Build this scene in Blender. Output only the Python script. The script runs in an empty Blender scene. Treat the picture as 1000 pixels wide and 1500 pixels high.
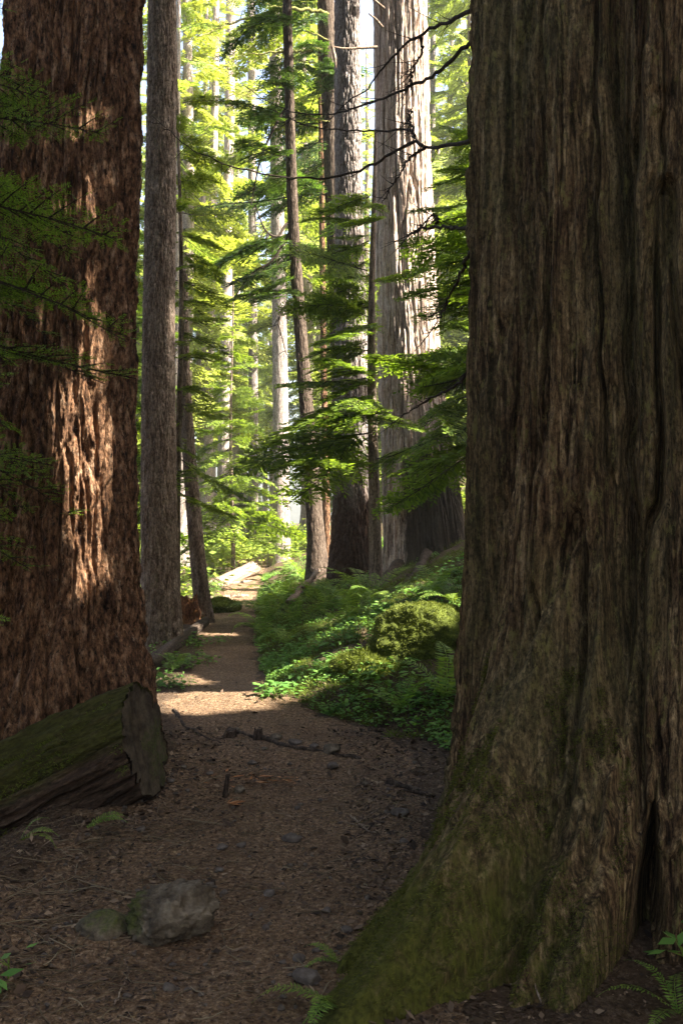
import bpy, math, random
import numpy as np
from mathutils import Vector, Matrix
R = math.radians
sc = bpy.context.scene
col = sc.collection
random.seed(7)
F, CX, CY, CAMZ = 1458.0, 500.0, 750.0, 1.6

def P(px, py, Y):
    """a point seen at a place of the photograph, at distance Y"""
    return np.array(((px - CX) / F * Y, Y, CAMZ - (py - CY) / F * Y))

# ------------------------------------------------------------------ noise
def _h(ix, iy, iz, seed):
    n = (ix.astype(np.int64) * 374761393 + iy.astype(np.int64) * 668265263 + iz.astype(np.int64) * 2147483647 + seed * 974634777) & 0xffffffff
    n = ((n ^ (n >> 13)) * 1274126177) & 0xffffffff
    n = ((n ^ (n >> 15)) * 2246822519) & 0xffffffff
    n = n ^ (n >> 16)
    return (n & 0xffffff) / float(0xffffff) * 2 - 1

def noise(x, y, z=None, seed=0):
    x = np.asarray(x, float); y = np.asarray(y, float)
    z = np.zeros_like(x) if z is None else np.asarray(z, float)
    x, y, z = np.broadcast_arrays(x, y, z)
    ix, iy, iz = np.floor(x), np.floor(y), np.floor(z)
    fx, fy, fz = x - ix, y - iy, z - iz
    u, v, w = [f * f * f * (f * (f * 6 - 15) + 10) for f in (fx, fy, fz)]
    out = 0
    for dx in (0, 1):
        for dy in (0, 1):
            for dz in (0, 1):
                wt = (u if dx else 1 - u) * (v if dy else 1 - v) * (w if dz else 1 - w)
                out = out + wt * _h(ix + dx, iy + dy, iz + dz, seed)
    return out

def fbm(x, y, z=None, oct=4, seed=0, gain=.5):
    a, f, s, t = 1., 1., 0., 0.
    for k in range(oct):
        s = s + a * noise(x * f, y * f, None if z is None else z * f, seed + k * 17)
        t += a; a *= gain; f *= 2.03
    return s / t

def worley(x, y, z, seed=0):
    """distances to the nearest and second nearest cell points"""
    ix, iy, iz = np.floor(x), np.floor(y), np.floor(z)
    d1 = np.full(x.shape, 9.); d2 = np.full(x.shape, 9.)
    for dx in (-1, 0, 1):
        for dy in (-1, 0, 1):
            for dz in (-1, 0, 1):
                a, b, c = ix + dx, iy + dy, iz + dz
                px = a + .5 + .45 * _h(a, b, c, seed); py = b + .5 + .45 * _h(a, b, c, seed + 1); pz = c + .5 + .45 * _h(a, b, c, seed + 2)
                d = np.sqrt((px - x) ** 2 + (py - y) ** 2 + (pz - z) ** 2)
                d2 = np.minimum(d2, np.maximum(d1, d)); d1 = np.minimum(d1, d)
    return d1, d2

def sstep(a, b, x):
    t = np.clip((np.asarray(x, float) - a) / (b - a), 0, 1)
    return t * t * (3 - 2 * t)

# ------------------------------------------------------------------ nodes
def newmat(name):
    m = bpy.data.materials.new(name); m.use_nodes = True
    nt = m.node_tree; nt.nodes.clear()
    out = nt.nodes.new('ShaderNodeOutputMaterial')
    def N(t, ins=None, **kw):
        n = nt.nodes.new('ShaderNode' + t)
        for k, v in kw.items(): setattr(n, k, v)
        for k, v in (ins or {}).items():
            s = n.inputs[k]
            if isinstance(v, bpy.types.NodeSocket): nt.links.new(v, s)
            else: s.default_value = v
        return n
    return m, nt, N, out

def c4(c): return (c[0], c[1], c[2], 1)

def ramp(N, fac, stops):
    n = N('ValToRGB', {'Fac': fac}); e = n.color_ramp.elements
    while len(e) < len(stops): e.new(.5)
    for el, (p, c) in zip(e, stops):
        el.position = p; el.color = c4(c) if not isinstance(c, (int, float)) else (c, c, c, 1)
    return n.outputs['Color']

def mixc(N, f, a, b, mode='MIX'):
    n = N('Mix', data_type='RGBA', blend_type=mode)
    for i, v in ((0, f), (6, a), (7, b)):
        s = n.inputs[i]
        if isinstance(v, bpy.types.NodeSocket): n.id_data.links.new(v, s)
        else: s.default_value = v if i == 0 else c4(v)
    return n.outputs[2]

def mapped(N, scale, out='Object'):
    tc = N('TexCoord')
    return N('Mapping', {'Vector': tc.outputs[out], 'Scale': scale}).outputs[0]

def bark_mat(name, stops, zs=.09, scale=22, lichen=None, lich_at=.62, lich_scale=9, moss=None, cracks=0., bump=.6, bscale=70, big=None, grain=.6, gscale=60):
    m, nt, N, out = newmat(name)
    st = mapped(N, (1, 1, zs)); un = mapped(N, (1, 1, .45))
    w = N('TexNoise', {'Vector': un, 'Scale': 2.5, 'Detail': 3})
    wv = N('VectorMath', {0: w.outputs['Color'], 1: (.12, .12, .02)}, operation='MULTIPLY').outputs[0]
    sv = N('VectorMath', {0: st, 1: wv}, operation='ADD').outputs[0]
    n1 = N('TexNoise', {'Vector': sv, 'Scale': scale, 'Detail': 7, 'Roughness': .68}).outputs['Fac']
    c = ramp(N, n1, stops)
    if cracks:
        n3 = N('TexNoise', {'Vector': sv, 'Scale': scale * .42, 'Detail': 3, 'Roughness': .5}).outputs['Fac']
        a3 = N('Math', {0: N('Math', {0: n3, 1: .5}, operation='SUBTRACT').outputs[0]}, operation='ABSOLUTE').outputs[0]
        c = mixc(N, ramp(N, a3, [(.008, cracks), (.03, 0.)]), c, (.012, .007, .004))
    if big:
        nb = N('TexNoise', {'Vector': un, 'Scale': 1.7, 'Detail': 4}).outputs['Fac']
        c = mixc(N, ramp(N, nb, [(.42, 0.), (.6, .8)]), c, mixc(N, .65, c, big))
    gr = N('TexNoise', {'Vector': un, 'Scale': gscale, 'Detail': 6, 'Roughness': .75}).outputs['Fac']
    g1 = 1 + grain * .75
    c = mixc(N, 1., c, ramp(N, gr, [(.36, max(0., 1 - grain * 1.2)), (.5, .9), (.64, g1)]), 'MULTIPLY')
    if lichen:
        nl = N('TexNoise', {'Vector': un, 'Scale': lich_scale, 'Detail': 9, 'Roughness': .78}).outputs['Fac']
        c = mixc(N, ramp(N, nl, [(lich_at, 0.), (lich_at + .07, .8)]), c, lichen)
    if moss:
        at = N('Attribute', attribute_name='moss').outputs['Fac']
        nm = N('TexNoise', {'Vector': un, 'Scale': 14, 'Detail': 8, 'Roughness': .72}).outputs['Fac']
        f = N('Math', {0: at, 1: nm}, operation='ADD').outputs[0]
        f = ramp(N, f, [(.62, 0.), (.95, .92)])
        mc = ramp(N, N('TexNoise', {'Vector': un, 'Scale': 60, 'Detail': 4}).outputs['Fac'], [(.35, tuple(k * .45 for k in moss)), (.65, moss)])
        c = mixc(N, f, c, mc)
    b1 = N('TexNoise', {'Vector': sv, 'Scale': bscale, 'Detail': 6, 'Roughness': .7}).outputs['Fac']
    b2 = N('TexNoise', {'Vector': un, 'Scale': bscale * 1.3, 'Detail': 4}).outputs['Fac']
    bs = N('Math', {0: b1, 1: b2}, operation='ADD').outputs[0]
    bp = N('Bump', {'Height': bs, 'Strength': bump, 'Distance': .012})
    s = N('BsdfPrincipled', {'Base Color': c, 'Roughness': .92, 'Specular IOR Level': .15, 'Normal': bp.outputs[0]})
    nt.links.new(s.outputs[0], out.inputs[0])
    return m

def leaf_mat(name, dark, light, trans=.45, tint=None, rough=.55):
    m, nt, N, out = newmat(name)
    g = N('NewGeometry'); oi = N('ObjectInfo')
    f = N('Math', {0: g.outputs['Random Per Island'], 1: .75, 2: .0}, operation='MULTIPLY_ADD').outputs[0]
    nz = N('TexNoise', {'Vector': mapped(N, (1, 1, 1)), 'Scale': 1.3, 'Detail': 3}).outputs['Fac']
    f = N('Math', {0: nz, 1: .7, 2: f}, operation='MULTIPLY_ADD').outputs[0]
    c = ramp(N, f, [(.15, dark), (.62, tuple((a + b) / 2 for a, b in zip(dark, light))), (1., light)])
    hs = N('HueSaturation', {'Color': c, 'Saturation': 1.0, 'Fac': 1.0})
    hv = N('MapRange', {'Value': oi.outputs['Random'], 'To Min': .485, 'To Max': .512}).outputs[0]
    nt.links.new(hv, hs.inputs['Hue'])
    c = hs.outputs[0]
    d = N('BsdfPrincipled', {'Base Color': c, 'Roughness': rough, 'Specular IOR Level': .25})
    tcol = mixc(N, 1., c, (1.25, 1.27, .6), 'MULTIPLY')
    t = N('BsdfTranslucent', {'Color': tcol})
    mx = N('MixShader', {0: trans, 1: d.outputs[0], 2: t.outputs[0]})
    nt.links.new(mx.outputs[0], out.inputs[0])
    return m

def rock_mat(name, stops, moss=None, scale=9, bump=.7):
    m, nt, N, out = newmat(name)
    v = mapped(N, (1, 1, 1))
    n1 = N('TexNoise', {'Vector': v, 'Scale': scale, 'Detail': 9, 'Roughness': .68}).outputs['Fac']
    c = ramp(N, n1, stops)
    if moss:
        at = N('Attribute', attribute_name='moss').outputs['Fac']
        nm = N('TexNoise', {'Vector': v, 'Scale': 16, 'Detail': 8, 'Roughness': .7}).outputs['Fac']
        f = ramp(N, N('Math', {0: at, 1: nm}, operation='ADD').outputs[0], [(.75, 0.), (.98, .95)])
        mc = ramp(N, N('TexNoise', {'Vector': v, 'Scale': 70, 'Detail': 4}).outputs['Fac'], [(.35, tuple(k * .4 for k in moss)), (.65, moss)])
        c = mixc(N, f, c, mc)
    b = N('TexNoise', {'Vector': v, 'Scale': scale * 5, 'Detail': 8, 'Roughness': .7}).outputs['Fac']
    bp = N('Bump', {'Height': b, 'Strength': bump, 'Distance': .015})
    s = N('BsdfPrincipled', {'Base Color': c, 'Roughness': .9, 'Specular IOR Level': .2, 'Normal': bp.outputs[0]})
    nt.links.new(s.outputs[0], out.inputs[0])
    return m

def chip_mat(name, stops):
    m, nt, N, out = newmat(name)
    g = N('NewGeometry')
    c = ramp(N, g.outputs['Random Per Island'], stops)
    s = N('BsdfPrincipled', {'Base Color': c, 'Roughness': .85, 'Specular IOR Level': .2})
    nt.links.new(s.outputs[0], out.inputs[0])
    return m

M = {}
M['cedar'] = bark_mat('weathered_cedar_bark', [(.36, (.014, .008, .004)), (.44, (.068, .039, .019)), (.54, (.145, .094, .046)), (.66, (.30, .215, .115))],
                      zs=.06, scale=34, cracks=.75, lichen=(.15, .13, .045), lich_at=.545, lich_scale=22, grain=.6, gscale=85, moss=(.085, .088, .014), bump=.8, bscale=90, big=(.075, .07, .03))
M['fir'] = bark_mat('furrowed_red_bark', [(.34, (.02, .010, .006)), (.45, (.085, .042, .021)), (.55, (.165, .088, .046)), (.68, (.29, .19, .12))],
                    zs=.3, scale=20, lichen=(.34, .27, .19), lich_at=.6, lich_scale=26, moss=(.075, .07, .015), bump=1., bscale=60, grain=.8, gscale=40)
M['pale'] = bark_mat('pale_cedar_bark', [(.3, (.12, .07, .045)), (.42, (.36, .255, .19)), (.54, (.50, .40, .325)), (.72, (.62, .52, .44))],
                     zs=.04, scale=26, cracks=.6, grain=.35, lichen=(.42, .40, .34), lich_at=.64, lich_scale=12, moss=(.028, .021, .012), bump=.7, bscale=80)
M['grey'] = bark_mat('grey_scaly_bark', [(.28, (.07, .05, .04)), (.44, (.18, .145, .125)), (.6, (.28, .245, .22)), (.76, (.38, .36, .34))],
                     zs=.2, scale=26, lichen=(.36, .37, .33), lich_at=.6, lich_scale=18, moss=(.06, .03, .015), bump=.8, bscale=70)
M['brown'] = bark_mat('brown_rough_bark', [(.3, (.05, .034, .024)), (.45, (.155, .112, .082)), (.58, (.25, .195, .15)), (.74, (.34, .28, .23))],
                      zs=.16, scale=24, lichen=(.13, .14, .07), lich_at=.6, lich_scale=10, moss=(.065, .07, .016), bump=.8, bscale=70)
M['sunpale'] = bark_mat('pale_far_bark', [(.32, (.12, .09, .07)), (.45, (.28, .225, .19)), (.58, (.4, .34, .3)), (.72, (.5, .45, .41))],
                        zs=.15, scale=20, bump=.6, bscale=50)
M['twig'] = bark_mat('dark_twig_bark', [(.3, (.02, .014, .01)), (.6, (.06, .045, .032)), (.8, (.1, .085, .06))], zs=1, scale=40, bump=.2)
M['mosstwig'] = bark_mat('mossy_twig_bark', [(.3, (.1, .1, .025)), (.55, (.2, .19, .06)), (.8, (.3, .27, .13))], zs=1, scale=30, bump=.4)
M['log'] = bark_mat('mossy_log_bark', [(.3, (.015, .009, .006)), (.5, (.045, .028, .018)), (.75, (.10, .07, .045))],
                    zs=.1, scale=30, moss=(.05, .052, .010), bump=.9, bscale=60)
M['logend'] = rock_mat('sawn_old_wood', [(.33, (.022, .015, .009)), (.5, (.06, .045, .027)), (.68, (.11, .085, .055))], moss=(.07, .085, .018), scale=12)
M['deadwood'] = bark_mat('bleached_dead_wood', [(.33, (.09, .06, .04)), (.5, (.22, .16, .115)), (.7, (.36, .28, .21))], zs=.08, scale=26, bump=.6)
M['darkwood'] = bark_mat('dark_rotting_wood', [(.3, (.02, .014, .01)), (.5, (.06, .042, .03)), (.75, (.13, .1, .075))], zs=.1, scale=26, bump=.8, moss=(.06, .06, .014))
M['redwood'] = bark_mat('red_rotten_wood', [(.3, (.05, .018, .008)), (.5, (.18, .075, .03)), (.75, (.3, .15, .07))], zs=.12, scale=30, bump=.8, moss=(.05, .06, .012))
M['rock'] = rock_mat('brown_grey_stone', [(.35, (.035, .026, .017)), (.5, (.10, .078, .053)), (.66, (.2, .165, .12))], moss=(.07, .078, .016))
M['stone'] = rock_mat('dusty_pebble', [(.3, (.05, .038, .03)), (.5, (.10, .08, .065)), (.72, (.17, .145, .12))], scale=20, bump=.5)
M['mossrock'] = rock_mat('moss_cover', [(.3, (.03, .036, .007)), (.5, (.075, .095, .013)), (.68, (.13, .155, .022))], scale=22, bump=1.0)
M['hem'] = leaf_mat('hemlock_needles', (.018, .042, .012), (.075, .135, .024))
M['hembright'] = leaf_mat('sunlit_tone_needles', (.10, .13, .02), (.36, .43, .09), trans=.5)  # brighter needles, with a sunlit yellow-green put into the colour
M['hemfresh'] = leaf_mat('fresh_hemlock_needles', (.04, .085, .014), (.2, .28, .035), trans=.5)
M['fern'] = leaf_mat('fern_blades', (.06, .12, .02), (.19, .28, .05), trans=.45)
M['herb'] = leaf_mat('soft_green_leaves', (.05, .13, .025), (.16, .3, .06), trans=.4)
M['shrub'] = leaf_mat('bright_shrub_leaves', (.11, .19, .03), (.3, .38, .07), trans=.5)
M['mossfuzz'] = leaf_mat('moss_tufts', (.04, .052, .009), (.14, .165, .024), trans=.3, rough=.9)
M['mossdark'] = leaf_mat('dull_moss_tufts', (.035, .04, .008), (.11, .115, .02), trans=.25, rough=.9)
M['darkbark'] = bark_mat('dark_brown_bark', [(.3, (.02, .013, .009)), (.45, (.06, .042, .03)), (.6, (.1, .075, .055)), (.76, (.16, .125, .095))], zs=.16, scale=24, lichen=(.09, .1, .05), lich_at=.6, lich_scale=10, moss=(.05, .055, .014), bump=.8, bscale=70)  # darker brown bark for the two dark trunks
M['chips'] = chip_mat('bark_chip_litter', [(0., (.02, .013, .009)), (.45, (.055, .035, .022)), (.75, (.085, .055, .035)), (.9, (.14, .095, .06)), (1., (.24, .17, .11))])
M['orange'] = chip_mat('fresh_wood_splinters', [(0., (.14, .05, .016)), (.6, (.3, .13, .05)), (1., (.4, .21, .1))])
M['drystem'] = chip_mat('dry_stalks', [(0., (.05, .036, .02)), (.6, (.11, .082, .048)), (1., (.21, .17, .11))])

# ------------------------------------------------------------------ meshes
def link(name, me, parent=None, loc=None):
    o = bpy.data.objects.new(name, me); col.objects.link(o)
    if parent: o.parent = parent
    if loc is not None: o.location = tuple(float(k) for k in loc)
    return o

def mesh(name, verts, faces_list, mats, mat_idx=None, smooth=True, attrs=None):
    """faces_list: list of integer arrays (n,3) or (n,4)"""
    me = bpy.data.meshes.new(name)
    v = np.ascontiguousarray(verts, dtype=np.float32)
    me.vertices.add(len(v)); me.vertices.foreach_set('co', v.ravel())
    loops = np.concatenate([f.ravel() for f in faces_list]).astype(np.int32)
    tot = np.concatenate([np.full(len(f), f.shape[1]) for f in faces_list]).astype(np.int32)
    st = np.concatenate(([0], np.cumsum(tot)[:-1])).astype(np.int32)
    me.loops.add(len(loops)); me.loops.foreach_set('vertex_index', loops)
    me.polygons.add(len(tot)); me.polygons.foreach_set('loop_start', st)
    try: me.polygons.foreach_set('loop_total', tot)
    except Exception: pass
    for m in mats: me.materials.append(M[m])
    if mat_idx is not None: me.polygons.foreach_set('material_index', np.asarray(mat_idx, np.int32))
    me.polygons.foreach_set('use_smooth', np.full(len(tot), smooth))
    for k, a in (attrs or {}).items():
        at = me.attributes.new(k, 'FLOAT', 'POINT'); at.data.foreach_set('value', np.asarray(a, np.float32).ravel())
    me.update(calc_edges=True); me.validate()
    return me

def thing(name, label, cat, loc=(0, 0, 0), group=None):
    o = bpy.data.objects.new(name, None); col.objects.link(o)
    o.empty_display_size = .2
    o.location = tuple(float(k) for k in loc)
    return tag(o, label, cat, group)

def tag(o, label=None, cat=None, group=None, kind=None):
    if label: o['label'] = label
    if cat: o['category'] = cat
    if group: o['group'] = group
    if kind: o['kind'] = kind
    return o

def gridfaces(nr, nc, wrap):
    r = np.arange(nr - 1)[:, None]; c = np.arange(nc if wrap else nc - 1)[None, :]
    a = r * nc + c; b = r * nc + (c + 1) % nc
    return np.stack([a, b, b + nc, a + nc], -1).reshape(-1, 4)

class Tubes:
    """many tubes collected in one mesh (twigs of one branch, roots of one tree)"""
    def __init__(s): s.v = []; s.f = []; s.n = 0
    def add(s, pts, rad, k=5):
        pts = np.asarray(pts, float); n = len(pts)
        rad = np.broadcast_to(np.asarray(rad, float), (n,))
        t = np.gradient(pts, axis=0); t /= np.linalg.norm(t, axis=1)[:, None] + 1e-9
        ref = np.array((0, 0, 1.)) if abs(t[:, 2]).mean() < .8 else np.array((1., 0, 0))
        a = np.cross(t, ref); a /= np.linalg.norm(a, axis=1)[:, None] + 1e-9
        b = np.cross(t, a)
        th = np.arange(k) / k * 2 * np.pi
        ring = pts[:, None] + rad[:, None, None] * (np.cos(th)[None, :, None] * a[:, None] + np.sin(th)[None, :, None] * b[:, None])
        s.v.append(ring.reshape(-1, 3)); s.f.append(gridfaces(n, k, True) + s.n); s.n += n * k
    def mesh(s, name, mat): return mesh(name, np.concatenate(s.v), [np.concatenate(s.f)], [mat])

def smoothline(pts, n=24):
    """Catmull-Rom through points"""
    p = np.asarray(pts, float); p = np.vstack([2 * p[0] - p[1], p, 2 * p[-1] - p[-2]])
    out = []; m = len(p) - 3
    for q in np.linspace(0, m - 1e-6, n):
        i = int(q); t = q - i; a, b, c, d = p[i:i + 4]
        out.append(.5 * (2 * b + (c - a) * t + (2 * a - 5 * b + 4 * c - d) * t * t + (3 * b - 3 * c + d - a) * t ** 3))
    return np.array(out)

# ------------------------------------------------------------------ light: the sun, and the gaps cut in crowns to let it onto chosen spots
SUN_EL, SUN_AZ = R(45), R(72.5)          # azimuth measured from straight behind the camera towards its right
S = np.array((math.sin(SUN_AZ) * math.cos(SUN_EL), -math.cos(SUN_AZ) * math.cos(SUN_EL), math.sin(SUN_EL)))
BEAMS = []                              # (point, radius): chosen lit spots; leaves between them and the sun are cut
def beam(p, r): BEAMS.append((np.asarray(p, float), r))

# ------------------------------------------------------------------ terrain
TY = np.array([-10, 2, 3.1, 4.2, 5.5, 6.67, 7.4, 8.1, 9.3, 11.7, 15.5, 19.4, 23.3, 29, 46, 70, 400.])
TX = np.array([-.6, -.5, -.5, -.55, -.45, -.35, -.55, -.85, -1.07, -1.35, -1.72, -2.0, -2.25, -2.6, -3.6, -3.2, -3.])
TW = np.array([1.2, 1.15, 1.0, .92, .9, .8, .68, .5, .38, .33, .36, .38, .4, .42, .5, .6, .6])
def tx(y): return np.interp(y, TY, TX)
def tw(y): return np.interp(y, TY, TW)

def height(x, y, fine=True):
    x = np.asarray(x, float); y = np.asarray(y, float)
    s = x - tx(y); w = tw(y)
    k = sstep(4.2, 8.5, y)
    sr = np.maximum(s - w - .02 - .9 * (1 - k), 0)
    bank = (.06 + .17 * k) * (sr - .12 * (1 - np.exp(-sr / .12))) + .05 * k * sr ** 2 / (1 + .05 * sr)
    bank = 9 * np.tanh(bank / 9)
    bank = bank + k * .09 * sstep(0, .35, sr)
    sl = np.maximum(-s - w - (.1 + .35 * k), 0)
    fall = -(.33 + .4 * (1 - k)) * (sl - .15 * (1 - np.exp(-sl / .15)))
    fall = 7 * np.tanh(fall / 7)
    h = bank + fall
    h = h + .07 * np.exp(-((y - 8.35) / .35) ** 2) * np.exp(-(s / .8) ** 2) - .05 * np.exp(-((y - 10) / 1.) ** 2) * np.exp(-(s / .8) ** 2)
    h = h - .05 * sstep(6.9, 6.3, y) * sstep(1.2, .3, np.abs(s))             # a small step down below the roots
    h = h + .4 * sstep(17, 38, y)
    off = np.clip(np.abs(s) - w, 0, 1)
    h = h + .10 * off * fbm(x * 1.1, y * 1.1, oct=3, seed=3) + .5 * sstep(3, 12, np.abs(s)) * fbm(x * .25, y * .25, oct=2, seed=9)
    if fine:
        h = h + .022 * fbm(x * 3.1, y * 3.1, oct=3, seed=5) + .010 * fbm(x * 14, y * 14, oct=3, seed=6) + .03 * off * fbm(x * 6, y * 6, oct=3, seed=8)
    return h

def inside(x, y):
    """how far inside the trodden trail: above 0 is trail"""
    return tw(y) - .02 + (.10 + .08 * sstep(9, 4, y)) * fbm(x * 2.2, y * 2.2, oct=3, seed=12) + .10 * fbm(x * 5, y * 5, oct=2, seed=14) - np.abs(x - tx(y))

def Z(x, y): return float(height(np.array([x]), np.array([y]))[0])

def ground_mat(name, stops, moss, gravel=True):
    m, nt, N, out = newmat(name)
    v = mapped(N, (1, 1, 1))
    n1 = N('TexNoise', {'Vector': v, 'Scale': 45, 'Detail': 8, 'Roughness': .75}).outputs['Fac']
    n2 = N('TexNoise', {'Vector': v, 'Scale': 2.2, 'Detail': 5}).outputs['Fac']
    c = ramp(N, n1, stops)
    c = mixc(N, ramp(N, n2, [(.4, 0.), (.65, .6)]), c, mixc(N, .6, c, (.05, .028, .015)))
    vo = N('TexVoronoi', {'Vector': v, 'Scale': 70})
    c = mixc(N, ramp(N, vo.outputs['Color'], [(.72, 0.), (.8, .55)]), c, (.13, .095, .07))
    if moss:
        at = N('Attribute', attribute_name='moss').outputs['Fac']
        nm = N('TexNoise', {'Vector': v, 'Scale': 4, 'Detail': 8, 'Roughness': .7}).outputs['Fac']
        f = ramp(N, N('Math', {0: at, 1: nm}, operation='ADD').outputs[0], [(.8, 0.), (1.05, .9)])
        mc = ramp(N, N('TexNoise', {'Vector': v, 'Scale': 50, 'Detail': 5}).outputs['Fac'], [(.35, tuple(q * .4 for q in moss)), (.65, moss)])
        c = mixc(N, f, c, mc)
    b = N('TexNoise', {'Vector': v, 'Scale': 90, 'Detail': 8, 'Roughness': .75}).outputs['Fac']
    hb = N('Math', {0: vo.outputs['Distance'], 1: -.6, 2: b}, operation='MULTIPLY_ADD').outputs[0]
    bp = N('Bump', {'Height': hb, 'Strength': .85, 'Distance': .014})
    s = N('BsdfPrincipled', {'Base Color': c, 'Roughness': .93, 'Specular IOR Level': .12, 'Normal': bp.outputs[0]})
    nt.links.new(s.outputs[0], out.inputs[0])
    return m
M['dirt'] = ground_mat('trodden_dirt', [(.33, (.045, .024, .013)), (.5, (.145, .09, .05)), (.66, (.34, .235, .145))], None)
M['floor'] = ground_mat('forest_floor', [(.3, (.028, .018, .01)), (.5, (.07, .045, .026)), (.72, (.14, .10, .065))], (.075, .085, .016))

def axis(parts):
    return np.unique(np.concatenate([np.linspace(a, b, n) for a, b, n in parts]).round(4))
gx = axis([(-300, -40, 14), (-40, -6, 40), (-6, -2.6, 40), (-2.6, 1.8, 150), (1.8, 5, 40), (5, 40, 44), (40, 300, 14)])
gy = axis([(-60, -5, 14), (-5, 2.2, 30), (2.2, 9, 240), (9, 16, 110), (16, 32, 80), (32, 70, 40), (70, 400, 24)])
GX, GY = np.meshgrid(gx, gy)
GZ = height(GX, GY) - .05 * sstep(-.02, .12, inside(GX, GY)) * sstep(52, 48, GY)
sG = GX - tx(GY) - tw(GY)
gm = .42 * sstep(.1, .5, sG) * sstep(6.5, 9, GY) + .3 * sstep(.2, .6, -sG - 2 * tw(GY)) * sstep(8, 10, GY) - .1
g = link('ground', mesh('ground', np.stack([GX, GY, GZ], -1).reshape(-1, 3), [gridfaces(len(gy), len(gx), False)], ['floor'], attrs={'moss': gm}))
tag(g, 'dark brown forest floor with moss climbing the bank', 'ground', kind='structure')
ty_ = axis([(-4, 2.2, 20), (2.2, 9, 330), (9, 16, 160), (16, 30, 90), (30, 50, 50)])
tt_ = np.linspace(-1, 1, 120)
TT, TYY = np.meshgrid(tt_, ty_)
TXX = tx(TYY) + TT * (tw(TYY) + .22)
TZ = height(TXX, TYY) - .06 * sstep(.02, -.14, inside(TXX, TYY))
p = link('trail', mesh('trail', np.stack([TXX, TYY, TZ], -1).reshape(-1, 3), [gridfaces(len(ty_), len(tt_), False)], ['dirt']))
tag(p, 'narrow trodden dirt footpath winding through the forest', 'trail', kind='structure')

# ------------------------------------------------------------------ trunks
def trunk(parent, zs, nth, rfun, cfun, disp, mat, moss=None, name='trunk', cap=False):
    """cfun(z)->cx,cy relative to base; rfun(th,z); disp(th,z,r) radial relief"""
    th = np.arange(nth) / nth * 2 * np.pi
    T, Zz = np.meshgrid(th, zs)
    r0 = rfun(T, Zz); r = r0 + disp(T, Zz, r0)
    cx, cy = cfun(Zz)
    V = np.stack([cx + r * np.cos(T), cy + r * np.sin(T), Zz], -1).reshape(-1, 3)
    f = [gridfaces(len(zs), nth, True)]
    at = {'moss': moss(T, Zz) if moss else np.full(T.shape, -1.)}
    if cap:
        n = len(V); c = V[-nth:].mean(0) + (0, 0, .05)
        V = np.vstack([V, c]); i = np.arange(nth)
        f.append(np.stack([n - nth + i, n - nth + (i + 1) % nth, np.full(nth, n)], -1))
        at['moss'] = np.append(at['moss'].ravel(), -1)
    return link(name, mesh(name, V, f, [mat], attrs=at), parent)

def fibres(sc=1., amp=1., seed=0, R0=.9):
    """stringy cedar bark: long lapped strips and fibres"""
    def d(T, z, r):
        x, y = np.cos(T) * R0, np.sin(T) * R0
        w = .05 * fbm(x * 2.2, y * 2.2, z * .9, 3, seed) + .018 * noise(x * 7, y * 7, z * 4.0, seed + 5)
        x2, y2 = x + w, y + w * .7
        a = fbm(x2 * 9 * sc, y2 * 9 * sc, z * .45 * sc, 2, seed + 1)
        st = a * 3.2; fl = np.floor(st); lap = (fl + sstep(0, .22, st - fl)) / 3.2
        b = 1 - 2 * np.abs(noise(x2 * 21 * sc, y2 * 21 * sc, z * .7 * sc, seed + 2))
        c = 1 - 2 * np.abs(fbm(x2 * 48 * sc, y2 * 48 * sc, z * 1.6 * sc, 2, seed + 3))
        n1 = fbm(x2 * 4.3 * sc, y2 * 4.3 * sc, z * .33 * sc + 9, 2, seed + 11); n2 = fbm(x2 * 10 * sc, y2 * 10 * sc, z * .6 * sc + 3, 2, seed + 12)
        k1 = np.exp(-(n1 / .055) ** 2); k2 = np.exp(-(n2 / .06) ** 2) * (.4 + .6 * sstep(-.3, .3, noise(x * 3, y * 3, z * 1.5, seed + 13)))
        iso = fbm(x * 30, y * 30, z * 14, 3, seed + 14)
        return amp * (.052 * lap + .020 * b + .012 * c - .085 * k1 - .05 * k2 + .012 * iso)
    return d

def plates(sc=1., amp=1., seed=0, R0=.5, zst=.28):
    """deep furrowed bark in long plates"""
    def d(T, z, r):
        x, y = np.cos(T) * R0 * sc, np.sin(T) * R0 * sc
        zz = z * sc
        w = .035 * fbm(x * 4, y * 4, zz * 1.4, 3, seed)
        d1, d2 = worley((x + w) * 9, (y + w) * 9, zz * 9 * zst + w * 3, seed)
        fur = sstep(.0, .26, d2 - d1)
        lay = fbm(x * 20, y * 20, zz * 4, 5, seed + 4, .6)
        st = lay * 5; fl = np.floor(st); lay2 = (fl + sstep(0, .2, st - fl)) / 5
        return amp * (.05 * (fur - .6) + .036 * lay2 + .016 * fbm(x * 46, y * 46, zz * 13, 3, seed + 9))
    return d

def lobes(T, z, L):
    out = 0
    for a, w, A, zh, pw in L:
        dt = np.angle(np.exp(1j * (T - a)))
        out = out + A * np.exp(-(dt / w) ** 2) * np.exp(-(np.maximum(z + .3, 0) / zh) ** pw)
    return out

def lerp(pts):
    a = np.asarray(pts, float)
    return lambda z: np.interp(z, a[:, 0], a[:, 1])

# ------------------------------------------------------------------ foliage
def rhomb(p, d, n, L, W):
    """leaf diamonds: base p, direction d, normal n"""
    s = np.cross(d, n); s /= np.linalg.norm(s, axis=1)[:, None] + 1e-9
    L = np.asarray(L)[:, None]; W = np.asarray(W)[:, None]
    m = p + d * L * .45
    return np.stack([p, m - s * W, p + d * L, m + s * W], 1)

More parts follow.
